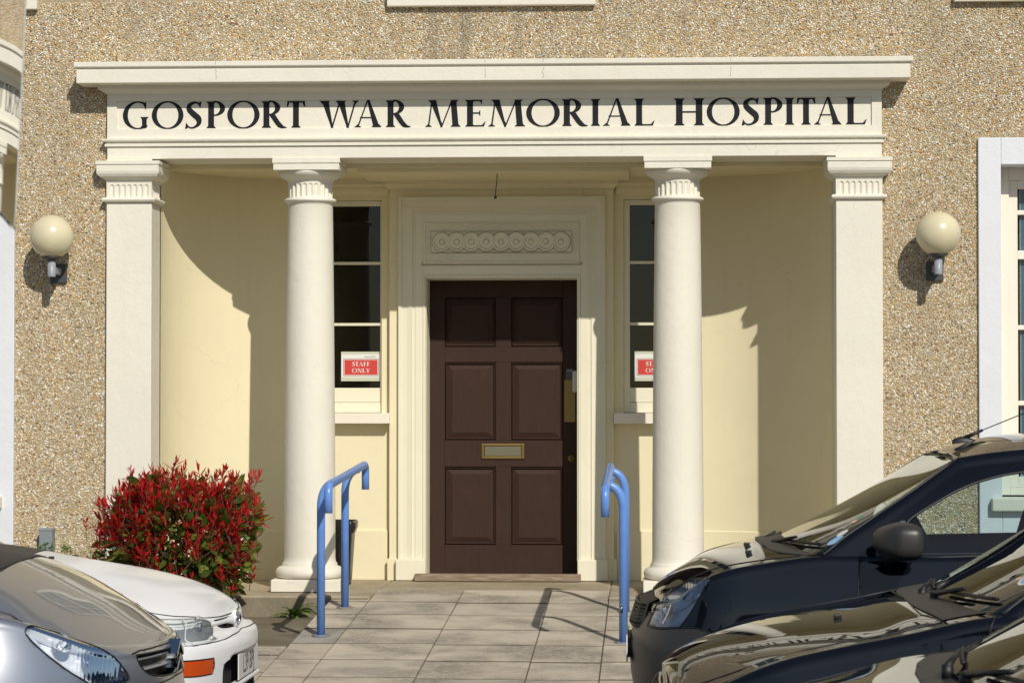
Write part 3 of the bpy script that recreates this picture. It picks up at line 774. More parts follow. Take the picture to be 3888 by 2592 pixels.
b = MB(); b.box(.458, .514, DY - .0022, DY, 1.459, 1.535); lab = b.build('door_label', M['dkgrey'], D)
b = MB(); b.box(.506, .545, DY - .05, DY - .0025, 1.362, 1.522); b.build('pull_handle', M['ltgrey'], D, bevel=.014)
b = MB(); b.tube([(.497, DY, .878), (.497, DY - .008, .878)], .026, 28); lk = b.build('lock', M['brass'], D)
b = MB(); b.tube([(.497, DY - .0075, .884), (.497, DY - .010, .884)], .007, 16); b.box(.494, .500, DY - .0095, DY - .007, .862, .884); b.build('keyhole', M['dark'], lk)
b = MB(); b.box(-.625, .577, 1.085, 1.168, .0, .052); b.build('threshold_board', M['wood'], D, bevel=.006)
b = MB(); b.box(-.551, .551, 1.169, 1.60, -.003, .028); b.build('door_sill', M['conc'], D, bevel=.004)
b = MB(); b.box(-.60, .60, 1.55, 1.56, 0, 2.3); b.build('door_backing', M['dark'], D)

def font_text(body, size, m, parent, loc, rot=(R(90), 0, 0), name='lettering', sx=1.0, bold=0.0, align='CENTER'):
    cu = bpy.data.curves.new('lettering', 'FONT'); cu.body = body; cu.size = size; cu.align_x = align; cu.align_y = 'CENTER'; cu.extrude = .0003; cu.offset = bold; cu.resolution_u = 4
    t = bpy.data.objects.new('tmp', cu); COL.objects.link(t); bpy.context.view_layer.update()
    dg = bpy.context.evaluated_depsgraph_get(); me = bpy.data.meshes.new_from_object(t.evaluated_get(dg))
    bpy.data.objects.remove(t); me.materials.clear(); me.materials.append(m); me.name = name
    o = bpy.data.objects.new(name, me); COL.objects.link(o); o.parent = parent; o.location = loc; o.rotation_euler = rot; o.scale = (sx, 1, 1); return o
font_text('A1010', .014, M['white'], lab, (.486, DY - .0026, 1.522))

# --- slim windows either side of the door
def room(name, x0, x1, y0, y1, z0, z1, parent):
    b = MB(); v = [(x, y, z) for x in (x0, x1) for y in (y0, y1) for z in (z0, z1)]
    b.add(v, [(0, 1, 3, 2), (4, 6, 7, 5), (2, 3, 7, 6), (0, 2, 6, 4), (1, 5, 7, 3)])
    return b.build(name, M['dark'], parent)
def slim_window(s):
    w = empty('window'); w.parent = H
    xi = .885 if s > 0 else .880; xo = 1.295
    X = lambda a, c_: sorted((s * a, s * c_))
    yF = 1.315
    b = MB()
    fw_ = .045 if s > 0 else .018
    for (a, c_, z0, z1) in ((xi, xi + fw_, 1.215, 2.766), (xo - .03, xo, 1.215, 2.766), (xi + fw_, xo - .03, 2.728, 2.766), (xi + fw_, xo - .03, 1.29, 1.395), (xi + fw_, xo - .03, 1.215, 1.288)):
        x0, x1 = X(a, c_); off = .0 if z0 != 1.29 else .012
        b.box(x0, x1, yF + off, yF + .06, z0, z1)
    b.build('frame', M['surr'], w, bevel=.003)
    for zz in (1.861, 2.309):
        b = MB(); x0, x1 = X(xi + fw_, xo - .03); b.box(x0, x1, yF + .012, yF + .05, zz - .011, zz + .011); b.build('glazing_bar', M['surr'], w, bevel=.004)
    for z0, z1 in ((1.395, 1.847), (1.875, 2.295), (2.323, 2.728)):
        b = MB(); x0, x1 = X(xi + fw_, xo - .03); b.box(x0, x1, yF + .030, yF + .034, z0, z1); b.build('pane', M['glass'], w)
    x0, x1 = X(xi, xo); room('room', x0 - .05, x1 + .05, yF + .08, yF + 1.2, 1.0, 2.9, w)
    b = MB(); x0, x1 = X(.815, 1.345); b.box(x0, x1, 1.175, WB + .03, 1.135, 1.212); b.build('sill', M['frame'], w, bevel=.004)
    # staff only notice taped inside the lowest pane
    n_ = empty('notice'); n_.parent = w
    cx = -1.043 if s < 0 else 1.110; cz = 1.553; y = yF + .0285; hw, hh = .146, .104
    b = MB(); b.box(cx - hw, cx + hw, y, y + .0006, cz - hh, cz + hh); b.build('paper', M['white'], n_)
    for ta, tb in ((cz - hh - .004, cz - hh + .024), (cz + hh - .014, cz + hh + .004)):
        b = MB(); b.box(cx - hw - .001, cx + hw + .001, y - .0006, y - .0002, ta, tb); b.build('tape', M['tape'], n_)
    b = MB(); b.box(cx - .130, cx + .130, y - .0008, y - .0003, cz - .070, cz + .056); b.build('border', M['darkred'], n_)
    b = MB(); b.box(cx - .1265, cx + .1265, y - .0012, y - .0009, cz - .0665, cz + .0525); b.build('border', M['white'], n_)
    b = MB(); b.box(cx - .122, cx + .122, y - .0018, y - .0013, cz - .062, cz + .048); b.build('red_field', M['red'], n_)
    font_text('Hampshire NHS', .0125, M['dkgrey'], n_, (cx + .065, y - .0009, cz + .070), name='lettering')
    for row, (wd_, zz) in enumerate((('STAFF', cz + .002), ('ONLY', cz - .046))):
        ws = [glyph(c)[1] for c in wd_]; h = .031; gap = .13; tot = sum(ws) + gap * (len(ws) - 1); x = cx + .0 - tot * h / 2
        b = MB()
        for c, wv in zip(wd_, ws):
            lm = letter_mesh(c, wv * h, h, .0009); b.add([(px_ + x, py_ + y - .0018, pz_ + zz) for px_, py_, pz_ in lm.v], lm.f); x += (wv + gap) * h
        b.build('lettering', M['white'], n_, fix=False)
    return w
slim_window(-1); slim_window(1)

# --- big windows
M['blind'] = mat('pale_blue_blind', (.17, .34, .66), .6); M['blind2'] = mat('pale_green_blind', (.60, .74, .76), .6); M['curtain'] = mat('dark_plum_curtain', (.03, .008, .03), .8)
def big_window(x0, x1, z0, z1, yF, surround, bars, two_col=True, sill=None):
    w = empty('window'); w.parent = H; s = 1 if x0 > 0 else -1
    if surround:
        (a, c_, zb, zt) = surround; b = MB(); y0, y1 = .018, WY + .04
        b.box(a, x0, y0, y1, zb, zt); b.box(x1, c_, y0, y1, zb, zt); b.box(x0, x1, y0, y1, z1, zt); b.box(x0, x1, y0, y1, zb, z0 - .10)
        b.box(a, c_, y1, y1 + .28, zb, z0 - .10); b.box(x0 - .14, x0, y1, .40, z0 - .1, z1 + .1); b.box(x1, x1 + .14, y1, .40, z0 - .1, z1 + .1); b.box(x0, x1, y1, .40, z1, z1 + .14)
        b.build('masonry_surround', M['blue_white'], w, bevel=.006)
        b = MB(); b.box(x0 - .075, x1 + .075, -.045, yF + .05, z0 - .098, z0 - .012); b.build('sill', M['frame'], w, bevel=.008)
    b = MB(); f1, f2 = .085, .06
    b.box(x0, x0 + f1, yF, yF + .05, z0, z1); b.box(x1 - f1, x1, yF, yF + .05, z0, z1); b.box(x0 + f1, x1 - f1, yF, yF + .05, z1 - f1, z1); b.box(x0 + f1, x1 - f1, yF, yF + .05, z0, z0 + .05)
    xa, xb2 = x0 + f1, x1 - f1; za, zb2 = z0 + .05, z1 - f1; y2 = yF + .022
    b.box(xa, xa + f2, y2, y2 + .05, za, zb2); b.box(xb2 - f2, xb2, y2, y2 + .05, za, zb2); b.box(xa + f2, xb2 - f2, y2, y2 + .05, zb2 - f2, zb2); b.box(xa + f2, xb2 - f2, y2, y2 + .05, za, za + .075)
    b.build('frame', M['frame'], w, bevel=.004)
    gx0, gx1 = xa + f2, xb2 - f2; gz0, gz1 = za + .075, zb2 - f2
    cuts = [gz0] + bars + [gz1]
    for i, zz in enumerate(bars):
        t = .030 if i == len(bars) // 2 else .016
        b = MB(); b.box(gx0, gx1, y2 + (.0 if i == len(bars) // 2 else .008), y2 + .045, zz - t, zz + t); b.build('glazing_bar', M['frame'], w, bevel=.004)
    xm = (gx0 + gx1) / 2
    b = MB(); b.box(xm - .014, xm + .014, y2 + .009, y2 + .044, gz0, gz1); b.build('glazing_bar', M['frame'], w, bevel=.003)
    for i in range(len(cuts) - 1):
        for a, c_ in ((gx0, xm - .014), (xm + .014, gx1)):
            b = MB(); b.box(a, c_, y2 + .026, y2 + .030, cuts[i] + .01, cuts[i + 1] - .01); b.build('pane', M['glass'], w)
    x = gx0 + .020
    while x < gx1 - .08:
        for dx, wd_, mt_ in ((0, .010, 'blind2'), (.011, .024, 'blind'), (.048, .012, 'blind2')):
            b = MB(); b.box(x + dx, x + dx + wd_, y2 + .050, y2 + .052, gz0, gz1); b.build('blind_slat', M[mt_], w)
        x += .082
    room('room', x0 - .05, x1 + .05, y2 + .16, y2 + 1.5, z0 - .2, z1 + .2, w)
    return w
for s in (-1, 1):
    a, c_ = sorted((s * WOP0, s * WOP1)); e0, e1 = sorted((s * XW0, s * XW1))
    big_window(a, c_, WOZ0, WOZ1, .245, (e0, e1, -.30, 3.073), [1.285, 1.80, 2.295, 2.585][0:4])
for a, c_ in UW:
    w = big_window(a, c_, 4.10, 5.70, .20, None, [4.5, 4.9, 5.3])
    b = MB(); b.box(a - .10, c_ + .095, -.005, .24, 3.992, 4.098); b.build('sill', M['ext'], w, bevel=.006)

# hanging wire and cobwebs under the ceiling
b = MB(); b.tube([(.003, .62, 2.905), (.000, .62, 2.83), (-.006, .62, 2.80), (-.010, .62, 2.735)], .0035, 8); b.tube([(-.010, .62, 2.74), (-.010, .62, 2.722)], .010, 10); b.build('hanging_wire', M['dkgrey'], H)
# ================================================================== wall lamps
def globe_lamp(x, label):
    L_ = empty('globe_lamp', (x, -.17, 2.414), label=label, cat='wall lamp', group='globe lamps on the pebbledashed wall')
    rr = .148; pr = [(rr * math.sin(a), -rr * math.cos(a)) for a in np.linspace(R(22), R(180), 30)]
    b = MB(); b.lathe([(0, pr[0][1])] + pr, seg=56); b.build('globe', M['globe'], L_)
    b = MB(); b.lathe([(0, -.152), (.046, -.152), (.062, -.146), (.066, -.136), (.060, -.130), (0, -.130)], seg=40); b.lathe([(.0, -.158), (.040, -.158), (.046, -.151), (0, -.151)], seg=32)
    b.build('collar', M['dkgrey'], L_)
    b = MB(); b.lathe([(0, -.272), (.027, -.272), (.0275, -.269), (.0275, -.160), (0, -.160)], seg=32); b.build('neck', M['lampgrey'], L_)
    b = MB(); b.box(-.024, .024, .02, .192, -.252, -.205); b.build('arm', M['lampgrey'], L_, bevel=.006)
    b = MB(); b.box(-.056, .056, .190, .225, -.305, -.172); b.build('wall_plate', M['dkgrey'], L_, bevel=.004)
M['lampgrey'] = mat('pale_blue_grey_metal', (.30, .32, .36), .4)
globe_lamp(-2.983, 'cream globe wall lamp on the pebbledash beside the pilaster above the red bush')
globe_lamp(2.998, 'cream globe wall lamp on the pebbledash between the pilaster and the blind-hung window')

# ================================================================== handrails
def arcpts(p0, pc, p1, n=8):
    p0, pc, p1 = Vector(p0), Vector(pc), Vector(p1)
    return [p0 * (1 - t) ** 2 + pc * 2 * t * (1 - t) + p1 * t * t for t in np.linspace(0, 1, n)]
def handrail(s, yf, yb, label):
    h = empty('handrail', (s * .918, yf, ramp_z(yf)), label=label, cat='handrail', group='blue handrails beside the ramp')
    ox, oy, oz = s * .918, yf, ramp_z(yf)
    def loc(p): return (p[0] - ox, p[1] - oy, p[2] - oz)
    xr = s * .818; y0, y1 = yf - .44, yb + .30
    zr = lambda y: .805 + (y + 2.25) * .037
    pts = [(xr, y0, zr(y0) - .165), (xr, y0, zr(y0) - .07)] + [tuple(p) for p in arcpts((xr, y0, zr(y0) - .07), (xr, y0, zr(y0)), (xr, y0 + .075, zr(y0)))][1:]
    pts += [tuple(p) for p in arcpts((xr, y1 - .075, zr(y1)), (xr, y1, zr(y1)), (xr, y1, zr(y1) - .07))] + [(xr, y1, zr(y1) - .165)]
    b = MB(); b.tube([loc(p) for p in pts], .0255, 20); b.build('rail', M['blue'], h)
    for y in (yf, yb):
        z0 = ramp_z(y) + .002
        pp = [(s * .918, y, z0), (s * .918, y, zr(y) - .17)] + [tuple(p) for p in arcpts((s * .918, y, zr(y) - .17), (s * .918, y, zr(y) - .03), (xr + s * .01, y, zr(y) - .010), 10)][1:]
        b = MB(); b.tube([loc(p) for p in pp], .0255, 20); b.build('post', M['blue'], h)
        b = MB(); b.tube([loc((s * .918, y, z0 - .006)), loc((s * .918, y, z0 + .004))], .055, 28); fl = b.build('base_flange', M['flange'], h)
        for a in (45, 135, 225, 315):
            b = MB(); bx_, by_ = s * .918 + .041 * math.cos(R(a)), y + .041 * math.sin(R(a)); b.tube([loc((bx_, by_, z0 + .003)), loc((bx_, by_, z0 + .011))], .0065, 6, smooth=False); b.build('bolt', M['flange'], fl)
def bl_fl(n, b):
    v = coords(n, space='Position'); n.links.new(ramp(n, noise(n, v, 22, 6, .7), [(.40, (.16, .20, .28)), (.52, (.22, .20, .18)), (.62, (.30, .13, .04))]), b.inputs['Base Color'])
M['flange'] = mat('worn_rusty_flange', (.16, .20, .27), .7, build=bl_fl)
handrail(-1, -1.86, -.65, 'scuffed blue tubular handrail in front of the bin, at the bush side of the ramp')
handrail(1, -2.08, -.80, 'blue tubular handrail at the black cars side of the ramp')

# ================================================================== bin in the porch
B = empty('waste_bin', (-1.165, .74, -.004), label='small black plastic bin lined with a bag, behind the column in the porch', cat='bin')
b = MB(); z = [0.02, .04, .40, .415, .44]; w = [.112, .120, .142, .150, .150]; d = [.10, .108, .128, .136, .136]
rings = []
def rrect(hx, hy, r, z, n=5):
    out = []
    for cx, cy, a0 in ((hx - r, hy - r, 0), (-hx + r, hy - r, 90), (-hx + r, -hy + r, 180), (hx - r, -hy + r, 270)):
        for k in range(n): a = R(a0 + 90 * k / (n - 1)); out.append((cx + r * math.cos(a), cy + r * math.sin(a), z))
    return out
for zz, ww, dd in zip(z, w, d): rings.append(rrect(ww, dd, .03, zz))
m_ = len(rings[0]); v = [p for r in rings for p in r]
f = [(k * m_ + i, k * m_ + (i + 1) % m_, (k + 1) * m_ + (i + 1) % m_, (k + 1) * m_ + i) for k in range(len(rings) - 1) for i in range(m_)] + [tuple(range(m_))]
b.add(v, f, True)
for xx in np.linspace(-.09, .09, 6): b.box(xx - .004, xx + .004, -.135, -.10, .06, .38)
b.build('body', M['black_plastic'], B)
b = MB(); rings = []
rb = random.Random(5); jit = [rb.uniform(-.006, .006) for _ in range(m_)]
for zz, gx, gy, am in ((.375, .146, .134, 1.6), (.41, .158, .144, 1.0), (.445, .157, .143, 1.3), (.458, .150, .137, .8), (.44, .140, .127, .5), (.30, .128, .115, .4)):
    rr_ = rrect(gx, gy, .03, zz); rings.append([(x * (1 + jit[i] * am * 4), y * (1 + jit[(i + 3) % m_] * am * 4), zc + jit[(i * 3) % m_] * am * (1 if zz < .44 else .6)) for i, (x, y, zc) in enumerate(rr_)])
v = [p for r in rings for p in r]; f = [(k * m_ + i, k * m_ + (i + 1) % m_, (k + 1) * m_ + (i + 1) % m_, (k + 1) * m_ + i) for k in range(len(rings) - 1) for i in range(m_)]
b.add(v, f, True); b.build('bin_liner', M['bag'], B)
for xx in (-.1, .1):
    b = MB(); b.tube([(xx - .012, .075, .032), (xx + .012, .075, .032)], .032, 18); b.build('wheel', M['black_plastic'], B)
b = MB(); b.box(.07, .118, -.105, -.06, .0, .03); b.box(-.118, -.07, -.105, -.06, .0, .03); b.build('foot', M['black_plastic'], B)

# ================================================================== small grey box on the wall
b = MB(); b.box(-.046, .046, -.05, .04, 0, .575); b.box(-.049, .049, -.053, .04, .560, .578)
o = b.build('service_box', M['boxgrey'] if 'boxgrey' in M else M['dkgrey'], bevel=.005); o.location = (-3.046, 0, -.148)
o.data.materials.clear(); M['boxgrey'] = mat('weathered_grey_plastic', (.22, .25, .27), .5); o.data.materials.append(M['boxgrey'])
tag(o, 'narrow grey plastic service box fixed low on the pebbledash wall', 'service box')

# ================================================================== foliage
def leaf_mesh(name, L, W, m, curl=.18, fold=.35, tip=.55):
    st = [(0, .05), (.18, .62), (.42, 1.0), (.68, .80), (.88, .35), (1.0, .0)]
    v = []; 
    for t, w in st:
        z = L * t; bend = -curl * L * t * t
        ww = W / 2 * w
        v += [(-ww, bend - fold * ww, z), (0, bend, z), (ww, bend - fold * ww, z)]
    f = []
    for i in range(len(st) - 1):
        a = i * 3; f += [(a, a + 1, a + 4, a + 3), (a + 1, a + 2, a + 5, a + 4)]
    b = MB(); b.add(v, f, True); return b.mesh(name, m, fix=False)
RL = [leaf_mesh('leaf', .074, .0200, M['leaf_red'], c_) for c_ in (.05, .22, .42)]
GL = [leaf_mesh('leaf', .090, .042, M['leaf_green'], c_, .25) for c_ in (.1, .3)]
M['leaf_lime'] = fresh_leaf('yellow_green_leaf', (.10, .15, .018), (.20, .24, .04), .25)
LL = [leaf_mesh('leaf', .080, .038, M['leaf_lime'], c_, .25) for c_ in (.12, .32)]
bush = empty('red_bush', (-1.955, -.86, -.148), label='bushy shrub with red new leaves over green ones, beside the porch step', cat='shrub')
rb = random.Random(21)
leaves = []                        # (kind, pos, matrix, scale)
def orient(dirv, roll):
    return dirv.to_track_quat('Z', 'Y').to_matrix().to_4x4() @ Matrix.Rotation(roll, 4, 'Z')
def surf_point(th, ph, k=1.0):
    # slightly boxy dome
    x = math.cos(ph) * math.sin(th); y = math.sin(ph) * math.sin(th); z = math.cos(th)
    e = .80; f_ = lambda q: math.copysign(abs(q) ** e, q)
    lump = 1 + .10 * math.sin(3.1 * ph + 1.3) * math.sin(2.2 * th) + .07 * math.sin(7 * ph + th * 5) + .04 * math.sin(15 * ph - th * 9)
    return Vector((.49 * f_(x) * lump * k, .42 * f_(y) * lump * k, .555 + .41 * f_(z) * lump * k)), Vector((x, y, z))
stems = []
for i in range(760):
    th = math.acos(rb.uniform(-.75, 1)); ph = rb.uniform(0, 2 * math.pi)
    if rb.random() < .45: ph = rb.uniform(math.pi, 2 * math.pi)
    k = rb.uniform(.72, 1.03)
    if rb.random() < .22: k += rb.uniform(.05, .26)
    p, n_ = surf_point(th, ph, k)
    if p.z < .10: continue
    d = (n_ * .55 + Vector((0, 0, .85)) + Vector((rb.uniform(-.7, .7), rb.uniform(-.6, .6), rb.uniform(-.3, .2)))).normalized()
    if p.z < .50 and rb.random() < .58: continue
    L_ = rb.uniform(.05, .10); stems.append((p - d * L_ * 1.6, p + d * L_ * .5))
    nl = rb.randint(6, 10); s0 = rb.uniform(.75, 1.15)
    for j in range(nl):
        t = j / nl; az = j * 2.4 + rb.uniform(-.3, .3); op = R(14 + 60 * (1 - t)) * rb.uniform(.7, 1.3)
        base = p + d * (L_ * (t - .5))
        q = d.to_track_quat('Z', 'Y'); ld = q @ Vector((math.sin(op) * math.cos(az), math.sin(op) * math.sin(az), math.cos(op)))
        mt = Matrix.Translation(base) @ ld.to_track_quat('Z', 'Y').to_matrix().to_4x4() @ Matrix.Rotation(rb.uniform(-.5, .5) + math.pi, 4, 'Z') @ Matrix.Scale(s0 * rb.uniform(.7, 1.15) * (1 - .35 * t), 4)
        leaves.append(('r', base, mt, s0))
for i in range(3000):
    th = math.acos(rb.uniform(-.85, .95)); ph = rb.uniform(0, 2 * math.pi); k = rb.uniform(.45, .97)
    p, n_ = surf_point(th, ph, k)
    if p.z > .72 and rb.random() < .4: continue
    if p.z < .03: continue
    ld = (n_ * 1.0 + Vector((rb.uniform(-.8, .8), rb.uniform(-.8, .8), rb.uniform(-.5, .7)))).normalized()
    mt = Matrix.Translation(p) @ ld.to_track_quat('Z', 'Y').to_matrix().to_4x4() @ Matrix.Rotation(rb.uniform(0, 6.3), 4, 'Z') @ Matrix.Scale(rb.uniform(.6, 1.25), 4)
    leaves.append(('g' if i % 3 else 'l', p, mt, 1))
# the 300 that show largest: outermost towards the viewer
def front(l): 
    p = l[1]; return p.y * 1.0 - (.0 if l[0] == 'r' else .05) + rb.uniform(0, .30) - (p - Vector((0, 0, .5))).length * .8
leaves.sort(key=front)
for i, (k, p, mt, s_) in enumerate(leaves[:300]):
    me = {'r': RL, 'g': GL, 'l': LL}[k][i % (3 if k == 'r' else 2)]
    o = bpy.data.objects.new('leaf', me); COL.objects.link(o); o.parent = bush; o.matrix_local = mt
def join_leaves(name, items, mats, parent):
    V = []; F = []; MI = []
    for i, (k, p, mt, s_) in enumerate(items):
        me = {'r': RL, 'g': GL, 'l': LL}[k][i % (3 if k == 'r' else 2)]; n0 = len(V)
        V += [tuple(mt @ v.co) for v in me.vertices]; F += [tuple(n0 + q for q in pl.vertices) for pl in me.polygons]; MI += ['rgl'.index(k)] * len(me.polygons)
    me = bpy.data.meshes.new(name); me.from_pydata(V, [], F); [me.materials.append(m) for m in mats]
    me.polygons.foreach_set('material_index', MI); me.polygons.foreach_set('use_smooth', [True] * len(F)); me.update()
    o = bpy.data.objects.new(name, me); COL.objects.link(o); o.parent = parent; o['kind'] = 'stuff'; return o
join_leaves('foliage', leaves[300:], [M['leaf_red'], M['leaf_green'], M['leaf_lime']], bush)
b = MB()
for a, c_ in stems: b.tube([a, c_], [.0028, .0018], 5)
for i in range(26):
    th = math.acos(rb.uniform(-.3, .95)); ph = rb.uniform(0, 2 * math.pi); p, _ = surf_point(th, ph, .85)
    q = Vector((rb.uniform(-.05, .05), rb.uniform(-.05, .05), 0)); mid = (p * .45 + q * .55) + Vector((0, 0, .06))
    b.tube([q, mid, p], [.012, .007, .003], 6)
o = b.build('twigs', M['twig'], bush, fix=False); o['kind'] = 'stuff'

W = empty('strap_leaved_weed', (-1.315, -.285, -.149), label='clump of green strap-leaved weed growing at the foot of the porch step', cat='weed')
for i in range(17):
    a = R(-170 + 190 * i / 16) + rb.uniform(-.2, .2); L_ = rb.uniform(.12, .23); wd_ = rb.uniform(.028, .040); up = rb.uniform(.35, 1.3)
    v = []; n = 6; dx, dy = math.cos(a) * 1.0, -abs(math.sin(a)) * .7
    for k in range(n + 1):
        t = k / n; rad = L_ * t * .85; z = L_ * up * t - L_ * .75 * t * t
        ww = wd_ / 2 * math.sin(math.pi * min(1, .12 + .88 * t) ** .8) if k < n else 0
        px_, py_ = -dy, dx; v += [(dx * rad - px_ * ww, dy * rad - py_ * ww, z + .004), (dx * rad, dy * rad, z), (dx * rad + px_ * ww, dy * rad + py_ * ww, z + .004)]
    f = []
    for k in range(n): c0 = k * 3; f += [(c0, c0 + 1, c0 + 4, c0 + 3), (c0 + 1, c0 + 2, c0 + 5, c0 + 4)]
    b = MB(); b.add(v, f, True); b.build('leaf', M['leaf_weed'], W, fix=False)
tuft_txt = ['tuft of green weeds in front of the grey service box', 'small tuft of weeds against the wall just right of the service box', 'middle tuft of weeds between the service box and the red bush', 'low tuft of weeds against the wall nearest the red bush']
for (tx, th_), txt in zip(((-3.06, .50), (-2.88, .47), (-2.70, .445), (-2.56, .42)), tuft_txt):
    T = empty('weed_tuft', (tx, -.10, -.149), label=txt, cat='weeds', group='weed tufts along the wall')
    b = MB(); sm_ = MB()
    for i in range(46):
        x = rb.gauss(0, .035); y = rb.gauss(0, .02); z = th_ * rb.uniform(.35, 1.0); sm_.tube([(x * .2, y * .2, 0), (x, y, z)], .0018, 4)
        for k in range(3):
            a = rb.uniform(0, 6.28); l_ = rb.uniform(.018, .034); w_ = l_ * .4; c = Vector((x, y, z - k * .012)); dv = Vector((math.cos(a), math.sin(a), rb.uniform(-.2, .8))).normalized(); pv = dv.cross(Vector((0, 0, 1))).normalized()
            b.add([c, c + dv * l_ * .5 + pv * w_, c + dv * l_, c + dv * l_ * .5 - pv * w_], [(0, 1, 2, 3)])
    o = b.build('leaves', M['leaf_weed'], T, fix=False); o['kind'] = 'stuff'; o = sm_.build('stems', M['leaf_weed'], T, fix=False); o['kind'] = 'stuff'
# scattered leaves and grit on the paving: litter nobody could count
b = MB()
for i in range(140):
    x = rb.uniform(-1.5, 1.0); y = rb.uniform(-4, .9); z = (ramp_z(y) + .001) if y < .2 and abs(x) < 1.05 else (-.002 if y > -.22 else None)
    if z is None: continue
    s_ = rb.uniform(.003, .009); a = rb.uniform(0, 3); b.add([(x + s_ * math.cos(a), y + s_ * math.sin(a), z + .002), (x - s_ * math.sin(a), y + s_ * math.cos(a), z + .004), (x - s_ * .6 * math.cos(a), y - s_ * .6 * math.sin(a), z + .002)], [(0, 1, 2)])
o = b.build('litter', M['grit']if 'grit' in M else mat('pale_grit', (.6, .56, .48), .8), fix=False); tag(o, 'specks of pale grit lying on the paving and porch floor', 'grit', kind='stuff')
# ================================================================== cars: smooth surfaces from measured profiles
def pchip(pts):
    x = np.array([p[0] for p in pts], float); y = np.array([p[1] for p in pts], float)
    h = np.diff(x); d = np.diff(y) / h; m = np.zeros(len(x)); m[0] = d[0]; m[-1] = d[-1]
    for i in range(1, len(x) - 1):
        if d[i - 1] * d[i] > 0:
            w1 = 2 * h[i] + h[i - 1]; w2 = h[i] + 2 * h[i - 1]; m[i] = (w1 + w2) / (w1 / d[i - 1] + w2 / d[i])
    def f(t):
        t = np.clip(np.asarray(t, float), x[0], x[-1]); i = np.clip(np.searchsorted(x, t, side='right') - 1, 0, len(h) - 1)
        u = (t - x[i]) / h[i]; u2 = u * u; u3 = u2 * u
        return (2 * u3 - 3 * u2 + 1) * y[i] + (u3 - 2 * u2 + u) * h[i] * m[i] + (-2 * u3 + 3 * u2) * y[i + 1] + (u3 - u2) * h[i] * m[i + 1]
    return f
def half_plan(L, W, a, p, ar, pr, n=1500, bow=0.0):
    """half outline from the middle of the nose round to the middle of the tail: arrays s, y"""
    t = np.linspace(0, np.pi / 2, n); yy = W * np.sin(t); 
    s1 = bow * (yy / W) ** 2.2 + a * (1 - np.clip(1 - (yy / W) ** p, 0, 1) ** (1 / p)); s3 = L - ar * (1 - np.clip(1 - (yy / W) ** pr, 0, 1) ** (1 / pr))
    sm = np.linspace(a + bow, L - ar, n)[1:-1]
    return np.concatenate([s1, sm, s3[::-1]]), np.concatenate([yy, np.full(len(sm), W), yy[::-1]])
class Body:
    R1, R2 = 1.0, 1.2                       # q: 0..1 side, ..1.2 shoulder, ..2.2 top
    def __init__(B_, c):
        B_.c = c; s, y = half_plan(c['L'], c['W'], c['a'], c['p'], c.get('ar', .5), 2.6)
        arc = np.concatenate([[0], np.cumsum(np.hypot(np.diff(s), np.diff(y)))])
        w = np.where(arc < c.get('dense', 2.0), 1.0, .25); cum = np.concatenate([[0], np.cumsum(np.diff(arc) * w[1:])])
        B_.t = cum / cum[-1]; B_.total = cum[-1]; B_.s = s; B_.y = y
        ds = np.gradient(s, arc + np.arange(len(arc)) * 1e-9); dy = np.gradient(y, arc + np.arange(len(arc)) * 1e-9)
        k = np.ones(41) / 41; B_.ns = np.convolve(np.pad(dy, 20, 'edge'), k, 'valid'); B_.ny = -np.convolve(np.pad(ds, 20, 'edge'), k, 'valid')
        B_.ny[0] = 0; B_.ny[-1] = 0
        B_.zs = pchip(c['zs']); B_.zc = pchip(c['zc']); B_.n = pchip(c['nose']); B_.wf = pchip(c['wf']); B_.zb = c.get('zb', .17); B_.r = c.get('r', .05)
    def side(B_, sp, yp, z):
        c = B_.c; fade = np.clip(1 - sp / (c['a'] * 1.05), 0, 1) ** 1.1
        ff = c.get('fadez'); 
        s = sp + B_.n(z) * fade; rear = np.clip((sp - (c['L'] - .5)) / .5, 0, 1)
        if c.get('pr'):
            s = s + c['pr'] / (1 + np.exp(-(.33 - np.abs(yp)) / .012)) / (1 + np.exp(-(.522 - z) / .003)) / (1 + np.exp(-(z - .40) / .004))
        return s - rear * .10 * np.clip((z - .5) / .5, 0, 1), yp * B_.wf(z)
    def __call__(B_, U, Q):
        sp = np.interp(U, B_.t, B_.s); yp = np.interp(U, B_.t, B_.y); ns = np.interp(U, B_.t, B_.ns); ny = np.interp(U, B_.t, B_.ny)
        zs = B_.zs(sp); r = B_.r * np.clip(B_.c.get('rk', 1) + 0 * sp, .3, 3)
        v = np.clip(Q, 0, 1); z1 = zs - r; z = B_.zb + (z1 - B_.zb) * v
        s, y = B_.side(sp, yp, z)
        ph = np.clip((Q - 1) / .2, 0, 1) * np.pi / 2
        s = s + ns * r * (1 - np.cos(ph)); y = y + ny * r * (1 - np.cos(ph)); z = z + r * np.sin(ph)
        w = np.clip(Q - 1.2, 0, 1); cr = B_.zc(s) - B_.zs(sp)
        f = 1 - (1 - w) ** B_.c.get('cp', 2.2)
        y = y * (1 - w); z = z + cr * f
        z = z - B_.c.get('dip', 0) * np.exp(-((w - .42) / .16) ** 2) * np.clip((s - .15) / .3, 0, 1) * (Q > 1.2)
        return np.stack([s, y, z], -1)
    def u_s(B_, s): h = len(B_.s) - 1500; return np.interp(s, B_.s[:h], B_.t[:h])
    def u_y(B_, y): return np.interp(y, B_.y[:1500], B_.t[:1500])
    def q_z(B_, u, z):
        sp = np.interp(u, B_.t, B_.s); z1 = B_.zs(sp) - B_.r; return np.clip((z - B_.zb) / (z1 - B_.zb), 0, 1.0)
